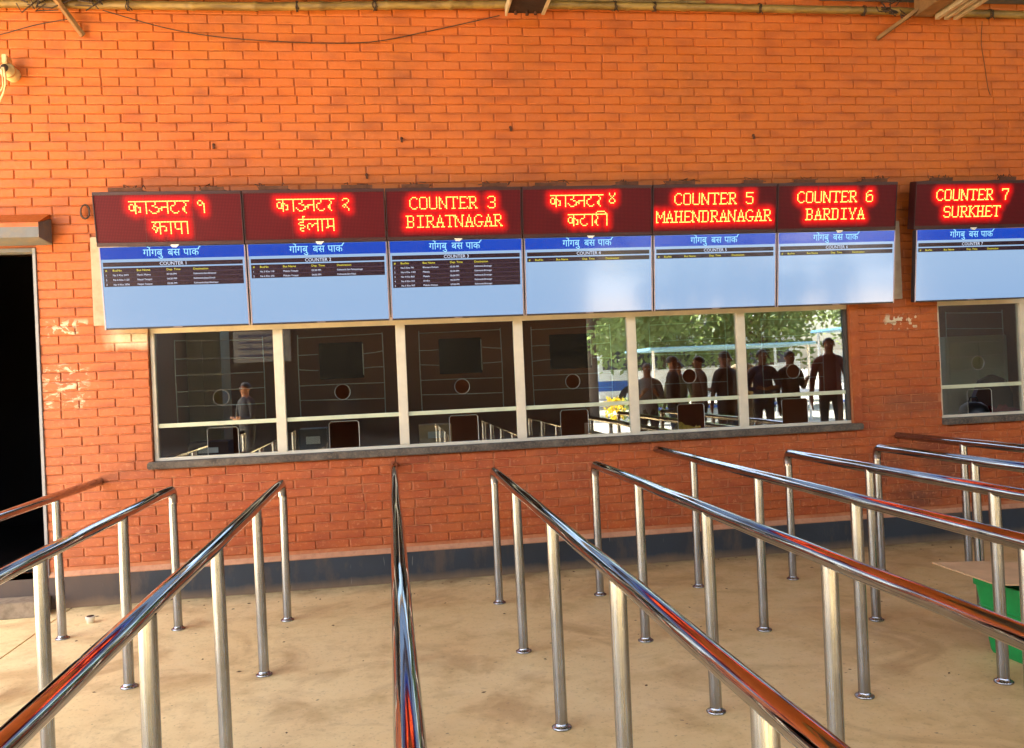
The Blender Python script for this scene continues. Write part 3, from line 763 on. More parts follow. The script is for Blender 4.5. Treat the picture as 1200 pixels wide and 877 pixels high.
# ================================================================== SCREENS
M['scr'] = None
def screen_mat():
    t = NT('lit_lcd_screen')
    uv = t.n('TexCoord').outputs['Generated']; v = t.n('SeparateXYZ', {0: uv}).outputs
    c = t.mix(v[2], srgb(160, 196, 240), srgb(176, 208, 244))
    return t.principled((.012, .014, .02), .16, 0, None, Emission_Color=c, Emission_Strength=.105, Coat_Weight=1.0, Coat_Roughness=.09)
M['scr'] = screen_mat()
M['scr_blue'] = emit('screen_blue', srgb(16, 76, 206), .105, rough=.16, coat=.6)
M['scr_black'] = emit('screen_black', srgb(36, 14, 30), .08, base=(.02, .012, .018), rough=.2, coat=.4)
M['scr_line'] = emit('screen_rule', srgb(130, 110, 140), .1, rough=.2)
M['txt_white'] = emit('screen_white', srgb(216, 226, 250), .14, rough=.3)
M['txt_cyan'] = emit('screen_pale_cyan', srgb(150, 220, 250), .16, rough=.3)
M['txt_yellow'] = emit('screen_yellow', srgb(236, 222, 60), .14, rough=.3)
ROWS = {
 0: [('Na 5 Kha 2471', 'Mechi Metro', '07:30 PM', 'Kathmandu-Ilam-Birtamod'), ('Na 6 Kha 1120', 'Nepal Yatayat', '04:30 PM', 'Kathmandu-Jhapa-Damak'), ('Na 4 Kha 3356', 'Nepal Yatayat', '05:00 PM', 'Kathmandu-Jhapa-Bhadrapur')],
 1: [('Na 5 Kha 118', 'Makalu Yatayat', '03:30 PM', 'Kathmandu Ilam Pashupatinagar'), ('Na 6 Kha 245', 'Makalu Yatayat', '04:00 PM', 'Kathmandu-Ilam-Fikkal')],
 2: [('Na 5 Kha 741', 'Bhawani Deluxe', '05:00 PM', 'Kathmandu-Biratnagar'), ('Na 6 Kha 1182', 'Makalu', '05:30 PM', 'Kathmandu-Biratnagar'), ('Na 4 Kha 860', 'Makalu', '06:00 PM', 'Kathmandu-Biratnagar'), ('Na 6 Kha 233', 'Arniko', '06:30 PM', 'Kathmandu-Biratnagar'), ('Na 5 Kha 907', 'Makalu Deluxe', '07:00 PM', 'Kathmandu-Biratnagar')]}
TVN = ['showing three bus departures, first from the left', 'showing two bus departures below the ILAM sign', 'showing five bus departures below BIRATNAGAR',
       'with an empty departure table below the COUNTER ४ sign', 'with an empty table below MAHENDRANAGAR', 'with an empty table below BARDIYA', 'with an empty table below SURKHET at the right edge']
def tv(idx, x):
    dy, dzz = .068, .572
    tilt = math.atan2(dy, dzz); h = math.hypot(dy, dzz)
    rt = tag(empty('display_screen', (x, -.122, 1.950), (tilt, 0, 0)), 'blue wall mounted display ' + TVN[idx], 'screen', 'blue departure screens below the LED signs')
    W_ = PITCH - .006
    MB().box(.004, W_, .0, .05, 0, h - .003, bev=.004).build('casing', M['bezel'], rt)
    b = .009
    for q in ((.004, .004 + b, -.005, -.0002, 0, h - .003), (W_ - b, W_, -.005, -.0002, 0, h - .003)):
        MB().box(*q, bev=.0015).build('side_bezel', M['silver'], rt)
    MB().box(.0135, W_ - b - .0005, -.005, -.0002, 0, .012, bev=.0015).build('lower_bezel', M['bezel'], rt)
    MB().box(W_ / 2 - .03, W_ / 2 + .03, -.0056, -.0052, .004, .008).build('maker_mark', M['silver'], rt)
    x0, x1, z0, z1 = .0135, W_ - b - .0005, .0125, h - .003
    MB().box(x0, x1, -.0015, 0.0, z0, z1).build('panel', M['scr'], rt)
    MB().box(x0, x1, -.003, -.0018, h - .087, z1 - .001).build('title_bar', M['scr_blue'], rt)
    tz = h - .107; tl, tr = x0 + .012, x1 - .014
    MB().box(tl, tr, -.003, -.0018, tz - .030, tz).build('counter_bar', M['scr_black'], rt)
    rows = ROWS.get(idx, []); rh = .0325
    tb = MB(); z = tz - .040
    for k in range(len(rows) + 1): tb.box(tl, tr, -.003, -.0018, z - rh * (k + 1) + .0012, z - rh * k)
    tb.build('departure_table', M['scr_black'], rt)
    if rows:
        ln = MB()
        for k in range(1, len(rows) + 1): ln.box(tl, tr, -.0026, -.0018, z - rh * k, z - rh * k + .0012)
        ln.build('table_rule', M['scr_line'], rt)
    it = [('COUNTER %d' % (idx + 1), W_ / 2, tz - .026, .034, 'CENTER', 0, 1.0)]
    cxs = (tl + .012, tl + .06, tl + .22, tl + .42, tl + .60)
    for cx_, s_ in zip(cxs, ('#', 'BusNo', 'Bus Name', 'Dep. Time', 'Destination')): it.append((s_, cx_, z - .0235, .021, 'LEFT', 2, 1.05))
    for k, rw in enumerate(rows):
        for cx_, s_ in zip(cxs, (str(k + 1),) + rw): it.append((s_, cx_, z - rh * (k + 1) - .0230, .0185, 'LEFT', 0, .95 if len(s_) < 16 else .78))
    t_ = text_mesh(it); tag(t_.build('table_lettering', [M['txt_white'], M['txt_cyan'], M['txt_yellow']], rt, (0, -.0034, 0)), kind='stuff')
    t2 = text_mesh([('गोंगबु', W_ * .30, h - .068, .072, 'LEFT', 1, .92), ('बस', W_ * .30 + .165, h - .068, .072, 'LEFT', 1, .92), ('पाक', W_ * .30 + .27, h - .068, .072, 'LEFT', 1, .92)])
    xr = W_ * .30 + .27 + .11
    t2.add([(xr - .012, 0, h - .024), (xr - .004, 0, h - .010), (xr + .006, 0, h - .004), (xr + .009, 0, h - .009), (xr + .001, 0, h - .014), (xr - .005, 0, h - .024)], [(0, 1, 2, 3, 4, 5)], 1)
    tag(t2.build('title_lettering', [M['txt_white'], M['txt_cyan']], rt, (0, -.0036, 0)), kind='stuff')
    br = MB()
    for bx in (.25, .72): br.box(bx - .02, bx + .02, .05, .12 + .0, .12, .40)
    br.build('wall_mount', M['black_plastic'], rt)
for i in range(7): tv(i, SX[i] + (.006 if i < 6 else .022))

# ================================================================== QUEUE BARRIERS
RAILX = [-2.0706, -1.3817, -.711, .0075, .6614, 1.3479, 2.042, 2.727, 3.3968, 4.071]
Y1, SP, NP, HR = -.8154, 1.0454, 6, .8813
RR, PR = .0285, .0262
GL = 'stainless queue barrier rails in front of the counters'
blabel = ['leftmost queue barrier, its rail fixed to the wall beside the doorway', 'second queue barrier from the left, ending below the first window',
 'third queue barrier from the left, its near rail filling the bottom left corner', 'queue barrier seen end on in the middle, its rail running to the sill',
 'queue barrier just right of the middle one, ending below the KATARI screen side', 'queue barrier ending in a bent post below the fourth window',
 'queue barrier whose rail meets the wall below the fifth window', 'queue barrier whose bent end post stands below the sixth window',
 'queue barrier ending in front of the brick pier between the two window rows', 'rightmost queue barrier, its rail fixed to the wall below the SURKHET window']
blabel[4] = 'queue barrier just right of the middle one, its bent end post left of centre in the gap'
blabel[4] = 'first queue barrier to the right of the end on middle one'
def post_mesh():
    m_ = MB(); m_.lathe([(PR, .004), (PR, HR - RR * .3)], 20); return m_.mesh('post', M['steel_b'])
def flange_mesh():
    m_ = MB(); m_.lathe([(.001, 0), (.042, .0), (.043, .006), (.036, .010), (PR + .004, .013), (PR + .0005, .022)], 20); return m_.mesh('flange', M['steel_b'])
PM, FM = post_mesh(), flange_mesh()
for i, x in enumerate(RAILX):
    towall = i % 3 == 0
    r = tag(empty('queue_barrier', (x, Y1, 0)), blabel[i], 'barrier', GL)
    yend = Y1 - SP * (NP - 1)
    rad = .055
    arc = lambda y, s, n=6: [(0, y + s * rad * math.sin(a) * 1 - s * rad, HR - rad + rad * math.cos(a)) for a in [math.pi / 2 * k / n for k in range(n + 1)]]
    far = [(0, -Y1 + .006, HR), (0, -Y1 - .3, HR)] if towall else [(0, .0, HR - rad - .03)] + list(reversed(arc(0, 1)))
    pts = far
    nn = 14; ys0 = pts[-1][1]; ye = yend - Y1 + rad
    wob = random.Random(i)
    mid = [(wob.uniform(-.002, .002), ys0 + (ye - ys0) * k / nn, HR + wob.uniform(-.0022, .0022)) for k in range(1, nn)]
    near = [(p[0], p[1], p[2]) for p in arc(yend - Y1, -1)]
    pts = pts + mid + near + [(0, yend - Y1, HR - rad - .03)]
    MB().tube(pts, RR, 28).build('rail', M['steel_p'], r)
    for k in range(NP):
        end = (k == 0 and not towall) or k == NP - 1
        p = link('post', PM, r, (0, -SP * k, 0), (random.uniform(-.004, .004), random.uniform(-.006, .006), 0))
        if end: p.scale = (1, 1, (HR - rad - .025) / (HR - RR * .3))
        f_ = link('flange', FM, p)
        if end: f_.scale = (1, 1, (HR - RR * .3) / (HR - rad - .025))
    if False: MB().lathe([(.001, -.0), (.045, -.0), (.045, -.008), (RR + .001, -.011)], 18, (0, -Y1 - .001, HR), 'Y').build('wall_plate', M['steel_b'], r)

# ================================================================== BIN AND CARDBOARD
bn = tag(empty('waste_bin', (3.15, -2.62, 0), (0, 0, .08)), 'green plastic waste bin under a cardboard sheet at the right', 'bin')
def rrect(w2, d2, r_, n=4):
    o = []
    for cx_, cy_, a0 in ((w2 - r_, d2 - r_, 0), (-w2 + r_, d2 - r_, 90), (-w2 + r_, -d2 + r_, 180), (w2 - r_, -d2 + r_, 270)):
        for k in range(n + 1): a = R(a0 + 90 * k / n); o.append((cx_ + r_ * math.cos(a), cy_ + r_ * math.sin(a)))
    return o
bb = MB(); prof = [(.185, .13, 0), (.19, .135, .012), (.235, .17, .34), (.243, .178, .342), (.243, .178, .372), (.232, .167, .372), (.180, .125, .02)]
L_ = [rrect(a, b, .04) for a, b, z in prof]; nn = len(L_[0])
bb.add([(p[0], p[1], prof[i][2]) for i in range(len(prof)) for p in L_[i]], [(i * nn + k, i * nn + (k + 1) % nn, (i + 1) * nn + (k + 1) % nn, (i + 1) * nn + k) for i in range(len(prof) - 1) for k in range(nn)] + [tuple(range(nn))][:1])
bb.build('body', M['green_bin'], bn)
for z in (.12, .24):
    w2, d2 = .187 + .048 * z / .34, .132 + .038 * z / .34
    o1 = rrect(w2 + .001, d2 + .001, .04); o2 = rrect(w2 + .006, d2 + .006, .04)
    rb_ = MB(); rb_.add([(p[0], p[1], z - .006) for p in o1] + [(p[0], p[1], z) for p in o2] + [(p[0], p[1], z + .006) for p in o1], [(i * nn + k, i * nn + (k + 1) % nn, (i + 1) * nn + (k + 1) % nn, (i + 1) * nn + k) for i in range(2) for k in range(nn)])
    rb_.build('rib', M['green_bin'], bn)
cbm = MB(); P4 = [(2.775, -2.27), (2.64, -2.79), (2.95, -2.90), (3.35, -2.95), (3.62, -2.62), (3.45, -2.30), (3.1, -2.25)]
P4 = [(2.80, -2.30), (2.79, -2.80), (3.02, -2.86), (3.34, -2.88), (3.36, -2.40), (3.1, -2.32)]
zc_ = lambda x_, y_: .378 + .02 * max(0, 2.85 - x_) + .012 * math.sin(x_ * 5)
cbm.add([(a, b, zc_(a, b) + .022) for a, b in P4] + [(a, b, zc_(a, b) + .028) for a, b in P4], [tuple(reversed(range(6))), tuple(range(6, 12))] + [(i, (i + 1) % 6, (i + 1) % 6 + 6, i + 6) for i in range(6)])
tag(cbm.build('cardboard_sheet', M['cardboard']), 'flat tan cardboard sheet lying on top of the green bin', 'cardboard')

# ================================================================== SMALL LITTER
cu_ = tag(empty('paper_cup', (-2.017, -.474, 0)), 'small white crushed cup on the floor by the left skirting', 'cup')
MB().lathe([(.001, .002), (.022, .0), (.030, .040), (.031, .042), (.026, .042), (.019, .005)], 14).build('body', M['cup'], cu_)
MB().lathe([(.001, .0425), (.020, .0425), (.024, .046), (.001, .048)], 12).build('dark_rim', M['litter'], cu_)
lt = MB(); rl = random.Random(21)
for _ in range(150):
    x, y = rl.uniform(-2.2, 4.5), rl.uniform(-4.6, -.1)
    if rl.random() < .3: y = rl.uniform(-.35, -.03)
    s_ = rl.uniform(.004, .016); a = rl.uniform(0, 6.3); e = rl.uniform(.25, .9)
    q = [(s_, 0), (.2 * s_, e * s_), (-s_, .1 * s_), (-.1 * s_, -e * s_)]
    top_ = rl.uniform(.0015, .006)
    rot = [(x + px * math.cos(a) - py * math.sin(a), y + px * math.sin(a) + py * math.cos(a)) for px, py in q]
    lt.add([(px, py, .001) for px, py in rot] + [(x, y, top_)], [(0, 1, 4), (1, 2, 4), (2, 3, 4), (3, 0, 4)])
tag(lt.build('litter', M['litter']), 'dry bits and butts scattered over the floor', kind='stuff')

# ================================================================== OVERHEAD: BAMBOO, BEAMS, ROOF, WIRES
bp = tag(empty('bamboo_pole', (0, -.06, 4.29)), 'long yellow bamboo pole tied along the top of the wall', 'pole')
def bamboo(pts, rad, name, parent, seed):
    rn = random.Random(seed); P_ = []; Rr = []
    for k in range(len(pts) - 1):
        a, b = Vector(pts[k]), Vector(pts[k + 1]); n = max(1, int((b - a).length / .42))
        for j in range(n):
            p = a.lerp(b, j / n); q = a.lerp(b, (j + 1) / n); d = (q - p).normalized()
            P_ += [p, p + d * .012, p + d * .03, q - d * .02]; Rr += [rad * 1.14, rad * 1.12, rad * .97, rad]
    MB().tube(P_, Rr, 12).build(name, M['bamboo'], parent)
bamboo([(-5, 0, -.035), (-2.6, 0, -.027), (-.85, 0, -.02), (1.05, 0, .028), (2.4, 0, .03), (4.2, 0, .025), (5.4, 0, .01), (7, 0, .0)], .030, 'lower_cane', bp, 1)
bamboo([(-5, .015, .05), (-1.5, .015, .045), (.9, .015, .085), (1.4, .012, .075), (2.6, .015, .075)], .016, 'thin_cane', bp, 2)
rt_ = random.Random(4)
for tx in (-1.72, -.55, .02, 1.85, 2.15, 3.02, 3.9, 5.02):
    tie = MB(); zc2 = np.interp(tx, [-2.6, -.85, 1.05, 2.4, 4.2, 5.4], [-.027, -.02, .028, .03, .025, .01])
    for _ in range(3):
        xx = tx + rt_.uniform(-.015, .015)
        tie.tube([(xx + rt_.uniform(-.01, .01), .036 * math.cos(a), zc2 + .036 * math.sin(a)) for a in [k * math.pi / 5 for k in range(11)]], .0035, 5, cap=False)
    tie.tube([(tx, -.03, zc2 - .02), (tx + rt_.uniform(-.02, .02), -.035, zc2 - .06)], .003, 5)
    tie.build('wire_tie', M['wire'], bp)
def beam(label, x, wdt, z, style):
    r = tag(empty('roof_beam', (x, 0, z)), label, 'beam', 'beams running out from the top of the wall')
    if style == 'channel':
        MB().box(-wdt / 2, wdt / 2, -9.5, -.13, .0, .012).build('bottom_flange', M['rust_dark'], r)
        MB().box(-.012, .012, -9.5, -.13, .0125, .17).build('web', M['rust_dark'], r)
        MB().box(-wdt / 2, wdt / 2, -9.5, -.13, .1705, .182).build('top_flange', M['rust_dark'], r)
        MB().box(wdt / 2 + .001, wdt / 2 + .025, -9.5, -.13, -.01, .05).build('side_batten', M['palegrey'], r)
        MB().box(-wdt / 2 - .015, -wdt / 2 - .001, -9.5, -.12, -.02, .05).build('side_batten', M['palegrey'], r)
        for bx, bz in ((-.07, -.02), (.015, -.03), (.08, -.02)): MB().lathe([(.013, -.012 + bz * .5), (.013, 0), (.008, .004)], 8, (bx, -.16, 0)).build('bolt', M['rust'], r)
    else:
        MB().box(-.20, -.06, -9.5, -.10, .02, .16, bev=.004).build('timber', M['wood'], r)
        for k, bx in enumerate((.0, .08, .16)):
            MB().box(bx - .018, bx + .018, -9.5, -.10, 0.0, .10).build('batten', M['palegrey'], r)
            MB().box(bx + .022, bx + .052, -9.5, -.10, .03, .12).build('dark_batten', M['rust_dark'], r)
beam('rusty steel beam with bolts above the middle of the wall', 1.125, .26, 4.222, 'channel')
beam('ribbed pale and dark beam at the top right', 4.52, .3, 4.235, 'ribs')
beam('dark beam at the top left corner', -2.22, .12, 4.285, 'channel')
def stick(label, a, b, wd):
    a, b = Vector(a), Vector(b); d = b - a
    m_ = MB().box(-wd / 2, wd / 2, -.014, .014, 0, d.length, bev=.003)
    o = m_.build('wooden_prop', M['wood'], None, a); o.rotation_euler = d.to_track_quat('Z', 'Y').to_euler(); tag(o, label, 'stick')
stick('short slanting wooden prop at the top left', (-2.045, -.03, 4.055), (-2.24, -.16, 4.36), .045)
stick('short slanting wooden prop below the ribbed beam', (4.03, -.03, 4.10), (4.33, -.14, 4.30), .04)
jb = MB()
for k in range(14):
    rj = random.Random(60 + k); cx_, cz_ = 4.10 + rj.uniform(-.08, .12), 4.30 + rj.uniform(-.05, .05)
    jb.tube([(cx_, -.10, cz_), (cx_ + rj.uniform(-.07, .07), -.12, cz_ + rj.uniform(-.06, .06)), (cx_ + rj.uniform(-.07, .07), -.09, cz_ + rj.uniform(-.06, .06))], .005, 5)
tag(jb.build('wire_bundle', M['wire']), 'tangled knot of dark wire round the bamboo near the ribbed beam', 'wire')
jb = MB()
for k in range(16):
    rj = random.Random(90 + k); cx_, cz_ = -2.25 + rj.uniform(-.25, .35), 4.27 + rj.uniform(-.04, .04)
    jb.tube([(cx_, -.11, cz_), (cx_ + rj.uniform(-.1, .1), -.12, cz_ + rj.uniform(-.09, .05)), (cx_ + rj.uniform(-.15, .15), -.10, cz_ + rj.uniform(-.07, .05))], .005, 5)
tag(jb.build('wire_bundle', M['wire']), 'tangled dark wire and rags in the top left corner', 'wire')
rf = MB()
n_ = 120
for k in range(n_):
    xa, xb = -5.0 + 17 * k / n_, -5.0 + 17 * (k + 1) / n_
    za, zb_ = (.0, .025) if k % 2 else (.025, .0)
    rf.add([(xa, .35, 4.43 + za), (xb, .35, 4.43 + zb_), (xb, -9.6, 6.15 + zb_), (xa, -9.6, 6.15 + za), (xa, .35, 4.47 + za), (xb, .35, 4.47 + zb_), (xb, -9.6, 6.19 + zb_), (xa, -9.6, 6.19 + za)], [(0, 3, 2, 1), (4, 5, 6, 7), (3, 7, 6, 2), (0, 1, 5, 4)])
rf = rf.build('roof', M['roof']); tag(rf, 'corrugated metal roof over the hall', kind='structure')
MB().box(3.55, 12, -.15, -.02, 4.405, 4.475, bev=.004).build('eaves_plate', M['canopy'], rf)
# drooping cables
def cable(label, pts, rad, mat='wire'):
    P_ = [Vector(p) for p in pts]; out = []
    for i in range(len(P_) - 1):
        p0, p1, p2, p3 = P_[max(i - 1, 0)], P_[i], P_[i + 1], P_[min(i + 2, len(P_) - 1)]
        for k in range(8):
            t_ = k / 8; out.append(.5 * ((2 * p1) + (p2 - p0) * t_ + (2 * p0 - 5 * p1 + 4 * p2 - p3) * t_ ** 2 + (3 * p1 - p0 - 3 * p2 + p3) * t_ ** 3))
    out.append(P_[-1]); o = MB().tube(out, rad, 6).build('cable', M[mat]); return tag(o, label, 'cable')
cable('thin dark cable drooping from the bamboo across the top of the wall', [(-1.9, -.05, 4.23), (-1.4, -.03, 4.10), (-.85, -.02, 4.04), (-.1, -.02, 4.03), (.4, -.02, 4.12), (.95, -.04, 4.24)], .004)
cable('thin dark cable sloping down to the left edge of the wall', [(-2.1, -.05, 4.17), (-2.35, -.03, 4.13), (-2.6, -.02, 4.06), (-2.9, -.02, 3.98)], .004)
cable('thin dark wire running down the wall at the upper right', [(4.98, -.02, 4.26), (4.97, -.012, 4.08), (4.99, -.012, 3.9), (5.01, -.012, 3.72), (5.03, -.012, 3.65)], .0028)
# insulator at the left edge
iv = tag(empty('insulator', (-2.53, -.02, 3.78)), 'cream ceramic insulator with hanging pale wires at the left edge', 'insulator')
MB().lathe([(.001, -.13), (.03, -.13), (.032, -.10), (.05, -.095), (.052, -.07), (.034, -.06), (.034, -.04), (.05, -.03), (.05, 0.02)], 20, (0, 0, 0), 'Y').build('body', M['ceramic'], iv)
MB().lathe([(.028, -.128), (.026, -.134), (.001, -.134)], 16, (0, 0, 0), 'Y').build('dark_core', M['wire'], iv)
MB().tube([(0.0, -.14, 0), (.012, -.15, -.05), (.012, -.15, -.12), (-.01, -.13, -.17), (-.05, -.10, -.22), (-.11, -.06, -.26)], .008, 6).build('hanging_wire', M['wire_pale'], iv)
MB().tube([(-.01, -.14, 0), (-.006, -.15, -.06), (-.004, -.15, -.13), (-.03, -.13, -.16)], .005, 6).build('hanging_wire', M['wire_pale'], iv)
MB().box(-.02, .012, -.12, -.02, .04, .10, bev=.004).build('top_clip', M['ceramic'], iv)
# coil beside first sign
MB_ = MB()
for k in range(3): MB_.tube([(.03 * math.cos(a) + .005 * k, -.01 * k, .05 * math.sin(a)) for a in [q * math.pi / 6 for q in range(13)]], .005, 6, cap=False)
tag(MB_.build('cable_coil', M['wire'], None, (-2.085, -.03, 2.80)), 'small coil of dark cable hanging left of the first sign', 'cable')

# ================================================================== BEYOND THE HALL (seen mirrored in the glass)
M['asphalt'] = plain('pale_paving', srgb(178, 172, 160), .9, 0, .12, .5)
M['hall_brick'] = plain('unlit_dark_wall', srgb(17, 13, 12), .85, 0, .15, 3)  # near-black colour stands in for the unlit hall interior
def leaf_mat(name, col):
    t = NT(name); n = t.noise(2.2, 5); c = t.mix(t.ramp(n, .35, .65), col, tuple(v * .6 for v in col))
    d = t.n('BsdfPrincipled', {'Base Color': c, 'Roughness': .5}); tr = t.n('BsdfTranslucent', {'Color': t.mix(.5, c, (.55, .68, .24))})
    mx = t.n('MixShader', {0: .5}); t.t.links.new(d.outputs[0], mx.inputs[1]); t.t.links.new(tr.outputs[0], mx.inputs[2]); t.t.links.new(mx.outputs[0], t.out.inputs[0]); return t.m
M['leaf'] = leaf_mat('leaf_green', (.11, .18, .06))
M['leaf2'] = leaf_mat('leaf_light_green', (.20, .28, .10))
M['bark'] = plain('bark', (.10, .07, .05), .9, 0, .3, 8)
tag(MB().box(-150, 150, -220, -14, -.16, -.02).build('ground', M['asphalt']), 'pale paved yard beyond the hall', kind='structure')
tag(MB().box(-14, 14, 3.5, 60, -.16, -.02).build('ground', M['asphalt']), kind='structure')
tag(MB().box(-150, -14.001, -14, 60, -.16, -.02).build('ground', M['asphalt']), kind='structure')
tag(MB().box(14.001, 150, -14, 60, -.16, -.02).build('ground', M['asphalt']), kind='structure')
M['board'] = plain('faded_board', srgb(84, 86, 92), .6); M['c_navy'] = plain('cloth_navy', (.02, .03, .07), .85)
ew = tag(empty('hall_wall', (9.1, -3.6, 0)), 'added dark brown end wall, out of view, shutting off light on the right', 'wall')  # unseen wall, added to cut light from the right
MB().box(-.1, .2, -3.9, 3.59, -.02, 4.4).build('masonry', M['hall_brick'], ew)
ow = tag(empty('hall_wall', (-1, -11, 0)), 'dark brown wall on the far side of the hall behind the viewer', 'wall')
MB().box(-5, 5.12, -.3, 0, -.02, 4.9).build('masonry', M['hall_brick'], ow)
MB().box(-2.0, -.9, .001, .03, 2.0, 2.62).build('notice_board', M['board'], ow)
for k in range(4): MB().box(-1.9, -1.0 - .1 * (k % 2), .031, .034, 2.5 - k * .13, 2.54 - k * .13).build('board_line', M['c_navy'], ow)
FOL = {}
def tree(x, y, h, cr, seed, mat, label):
    rn = random.Random(seed); r = tag(empty('tree', (x, y, 0)), label, 'tree', 'trees across the yard')
    tm = MB(); tm.tube([(0, 0, -.05), (.05, .02, h * .25), (-.05, .05, h * .5), (0, 0, h * .8)], [.22, .16, .11, .04], 8)
    cl_ = []
    for k in range(9):
        a = rn.uniform(0, 6.3); zz = rn.uniform(.35, .7) * h; L2 = cr * rn.uniform(.5, .9)
        e = (L2 * math.cos(a), L2 * math.sin(a), zz + rn.uniform(.1, .35) * h * .6); tm.tube([(0, 0, zz * .85), (e[0] * .5, e[1] * .5, (zz + e[2]) / 2), e], [.08, .05, .02], 5); cl_.append(e)
    tm.build('trunk', M['bark'], r)
    for _ in range(30):
        a = rn.uniform(0, 6.3); q = rn.random() ** .5 * cr * .9; cl_.append((q * math.cos(a), q * math.sin(a), h * rn.uniform(.27, .95)))
    vs = []; fs = []
    for c_ in cl_:
        rad = cr * rn.uniform(.28, .48)
        for _ in range(190):
            d = Vector((rn.gauss(0, 1), rn.gauss(0, 1), rn.gauss(0, .8))).normalized() * rad * rn.random() ** .4
            p = Vector(c_) + d; s_ = rn.uniform(.09, .18)
            u = Vector((rn.gauss(0, 1), rn.gauss(0, 1), rn.gauss(0, 1))).normalized(); v = u.orthogonal().normalized()
            o = len(vs); vs += [p - u * s_, p + v * s_ * .45, p + u * s_, p - v * s_ * .45]; fs.append((o, o + 1, o + 2, o + 3))
    MB().add(vs, fs).build('crown', M[mat], r)
TR = [(6.8, -22, 8.5, 2.6, 'leaf2', 'tall pale green tree nearest the hall, mirrored in the fourth window'), (10.2, -25, 7.5, 2.8, 'leaf', 'dark leafy tree mirrored in the fifth window'),
      (13.6, -23, 7.0, 2.6, 'leaf2', 'bushy light green tree mirrored in the sixth window'), (17.0, -21, 8.0, 2.8, 'leaf', 'broad dark tree at the right of the yard'), (8.6, -32, 9.5, 3.2, 'leaf', 'far tall dark tree across the yard'),
      (20.5, -27, 9, 3.2, 'leaf2', 'far light green tree at the right of the yard')]
for k, (x, y, h, cr, mt, lb) in enumerate(TR): tree(x, y, h, cr, 40 + k, mt, lb)
M['wallpale'] = plain('pale_render', srgb(214, 196, 180), .8); M['wallred'] = plain('red_render', srgb(176, 72, 48), .8)
M['winblue'] = plain('dark_window', srgb(60, 70, 90), .2); M['white'] = plain('white_paint', srgb(222, 224, 226), .35); M['bluep'] = plain('blue_paint', srgb(40, 90, 170), .35)
M['redp'] = plain('red_paint', srgb(186, 32, 34), .35); M['tyre'] = plain('tyre', srgb(24, 24, 24), .8); M['skyblue'] = plain('pale_blue_sheet', srgb(130, 180, 206), .4)
bd = tag(empty('apartment_building', (16, -48, 0)), 'pale and red apartment block beyond the trees', 'building')
MB().box(-9, 4, -5, 5, 0, 15).build('wall', M['wallpale'], bd); MB().box(-1.5, .5, 5.001, 5.3, 0, 15.4).build('stair_panel', M['wallred'], bd)
MB().box(-9.3, 4.3, -5.3, 5.35, 15.001, 15.5).build('roof', M['wallred'], bd)
wm = MB().box(-.7, .7, 0, .06, 0, 1.5).mesh('window', M['winblue'])
for fl_ in range(5):
    for k in (-7.6, -5.4, -3.2, 2.2): link('window', wm, bd, (k, 5.001, 1.1 + fl_ * 2.9))
def kiosk(label, x, y, z, wd, mat):
    r = tag(empty('shelter', (x, y, 0)), label, 'shelter', 'shelters across the yard')
    MB().box(-wd / 2, wd / 2, -1.2, 1.2, z, z + .08, bev=.02).build('roof', M[mat], r)
    for sx in (-1, 1):
        for sy in (-1, 1): MB().tube([(sx * (wd / 2 - .15), sy * 1.0, -.02), (sx * (wd / 2 - .15), sy * 1.0, z)], .04, 8).build('post', M['white'], r)
    MB().box(-wd / 2 + .2, wd / 2 - .2, -.9, -.85, .9, z - .5).build('back_board', M['white'], r)
    MB().box(-wd / 2 + .2, wd / 2 - .2, -.2, .2, .40, .46).build('bench', M['bluep'], r)
kiosk('low shelter with pale blue roof behind the waiting crowd', 9.0, -16.2, 2.0, 4.6, 'skyblue')
kiosk('taller shelter with pale blue roof at the right of the yard', 14.2, -15.5, 2.35, 4.4, 'skyblue')
def bus(x, y, rz, label, c1, c2):
    r = tag(empty('parked_bus', (x, y, -.02), (0, 0, rz)), label, 'bus', 'buses parked in the yard')
    MB().box(-4.2, 4.2, -1.2, 1.2, .45, 3.0, bev=.15).build('body', M[c1], r); MB().box(-4.21, 4.21, -1.215, 1.215, .75, 1.15).build('stripe', M[c2], r)
    for k in range(6): MB().box(-3.9 + k * 1.3, -2.8 + k * 1.3, 1.2, 1.22, 1.6, 2.5).build('window', M['winblue'], r)
    for k in range(6): MB().box(-3.9 + k * 1.3, -2.8 + k * 1.3, -1.22, -1.2, 1.6, 2.5).build('window', M['winblue'], r)
    for sx in (-2.8, 2.6):
        for sy in (-1, 1):
            wh = MB().lathe([(.1, -.12), (.45, -.12), (.48, -.08), (.48, .08), (.45, .12), (.1, .12)], 20, (0, 0, 0), 'Y').build('wheel', M['tyre'], r, (sx, sy * 1.12, .48))
            MB().lathe([(.001, .125), (.22, .125), (.24, .10), (.24, -.10), (.22, -.125), (.001, -.125)], 16, (0, 0, 0), 'Y').build('hub', M['white'], wh)
    for sy in (-.8, .8): MB().box(4.2, 4.24, sy - .15, sy + .15, .7, .9).build('headlight', M['winblue'], r)
    MB().box(4.2, 4.225, -1.0, 1.0, 1.5, 2.6).build('windscreen', M['winblue'], r)
bus(12.5, -28, .1, 'white bus with a blue stripe parked across the yard', 'white', 'bluep')
bus(19.5, -19.5, 1.2, 'white bus with a red stripe parked at the right of the yard', 'white', 'redp')
fw = MB()
for k in range(700):
    rn = random.Random(900 + k); p = Vector((rn.uniform(6.2, 9.0), -17.8 + rn.uniform(-.3, .3), rn.uniform(.05, .75))); s_ = .07
    u = Vector((rn.gauss(0, 1), rn.gauss(0, 1), rn.gauss(0, 1))).normalized(); v = u.orthogonal().normalized()
    fw.add([p - u * s_, p + v * s_ * .5, p + u * s_, p - v * s_ * .5], [(0, 1, 2, 3)], 0 if p.x > 6.7 else 1)
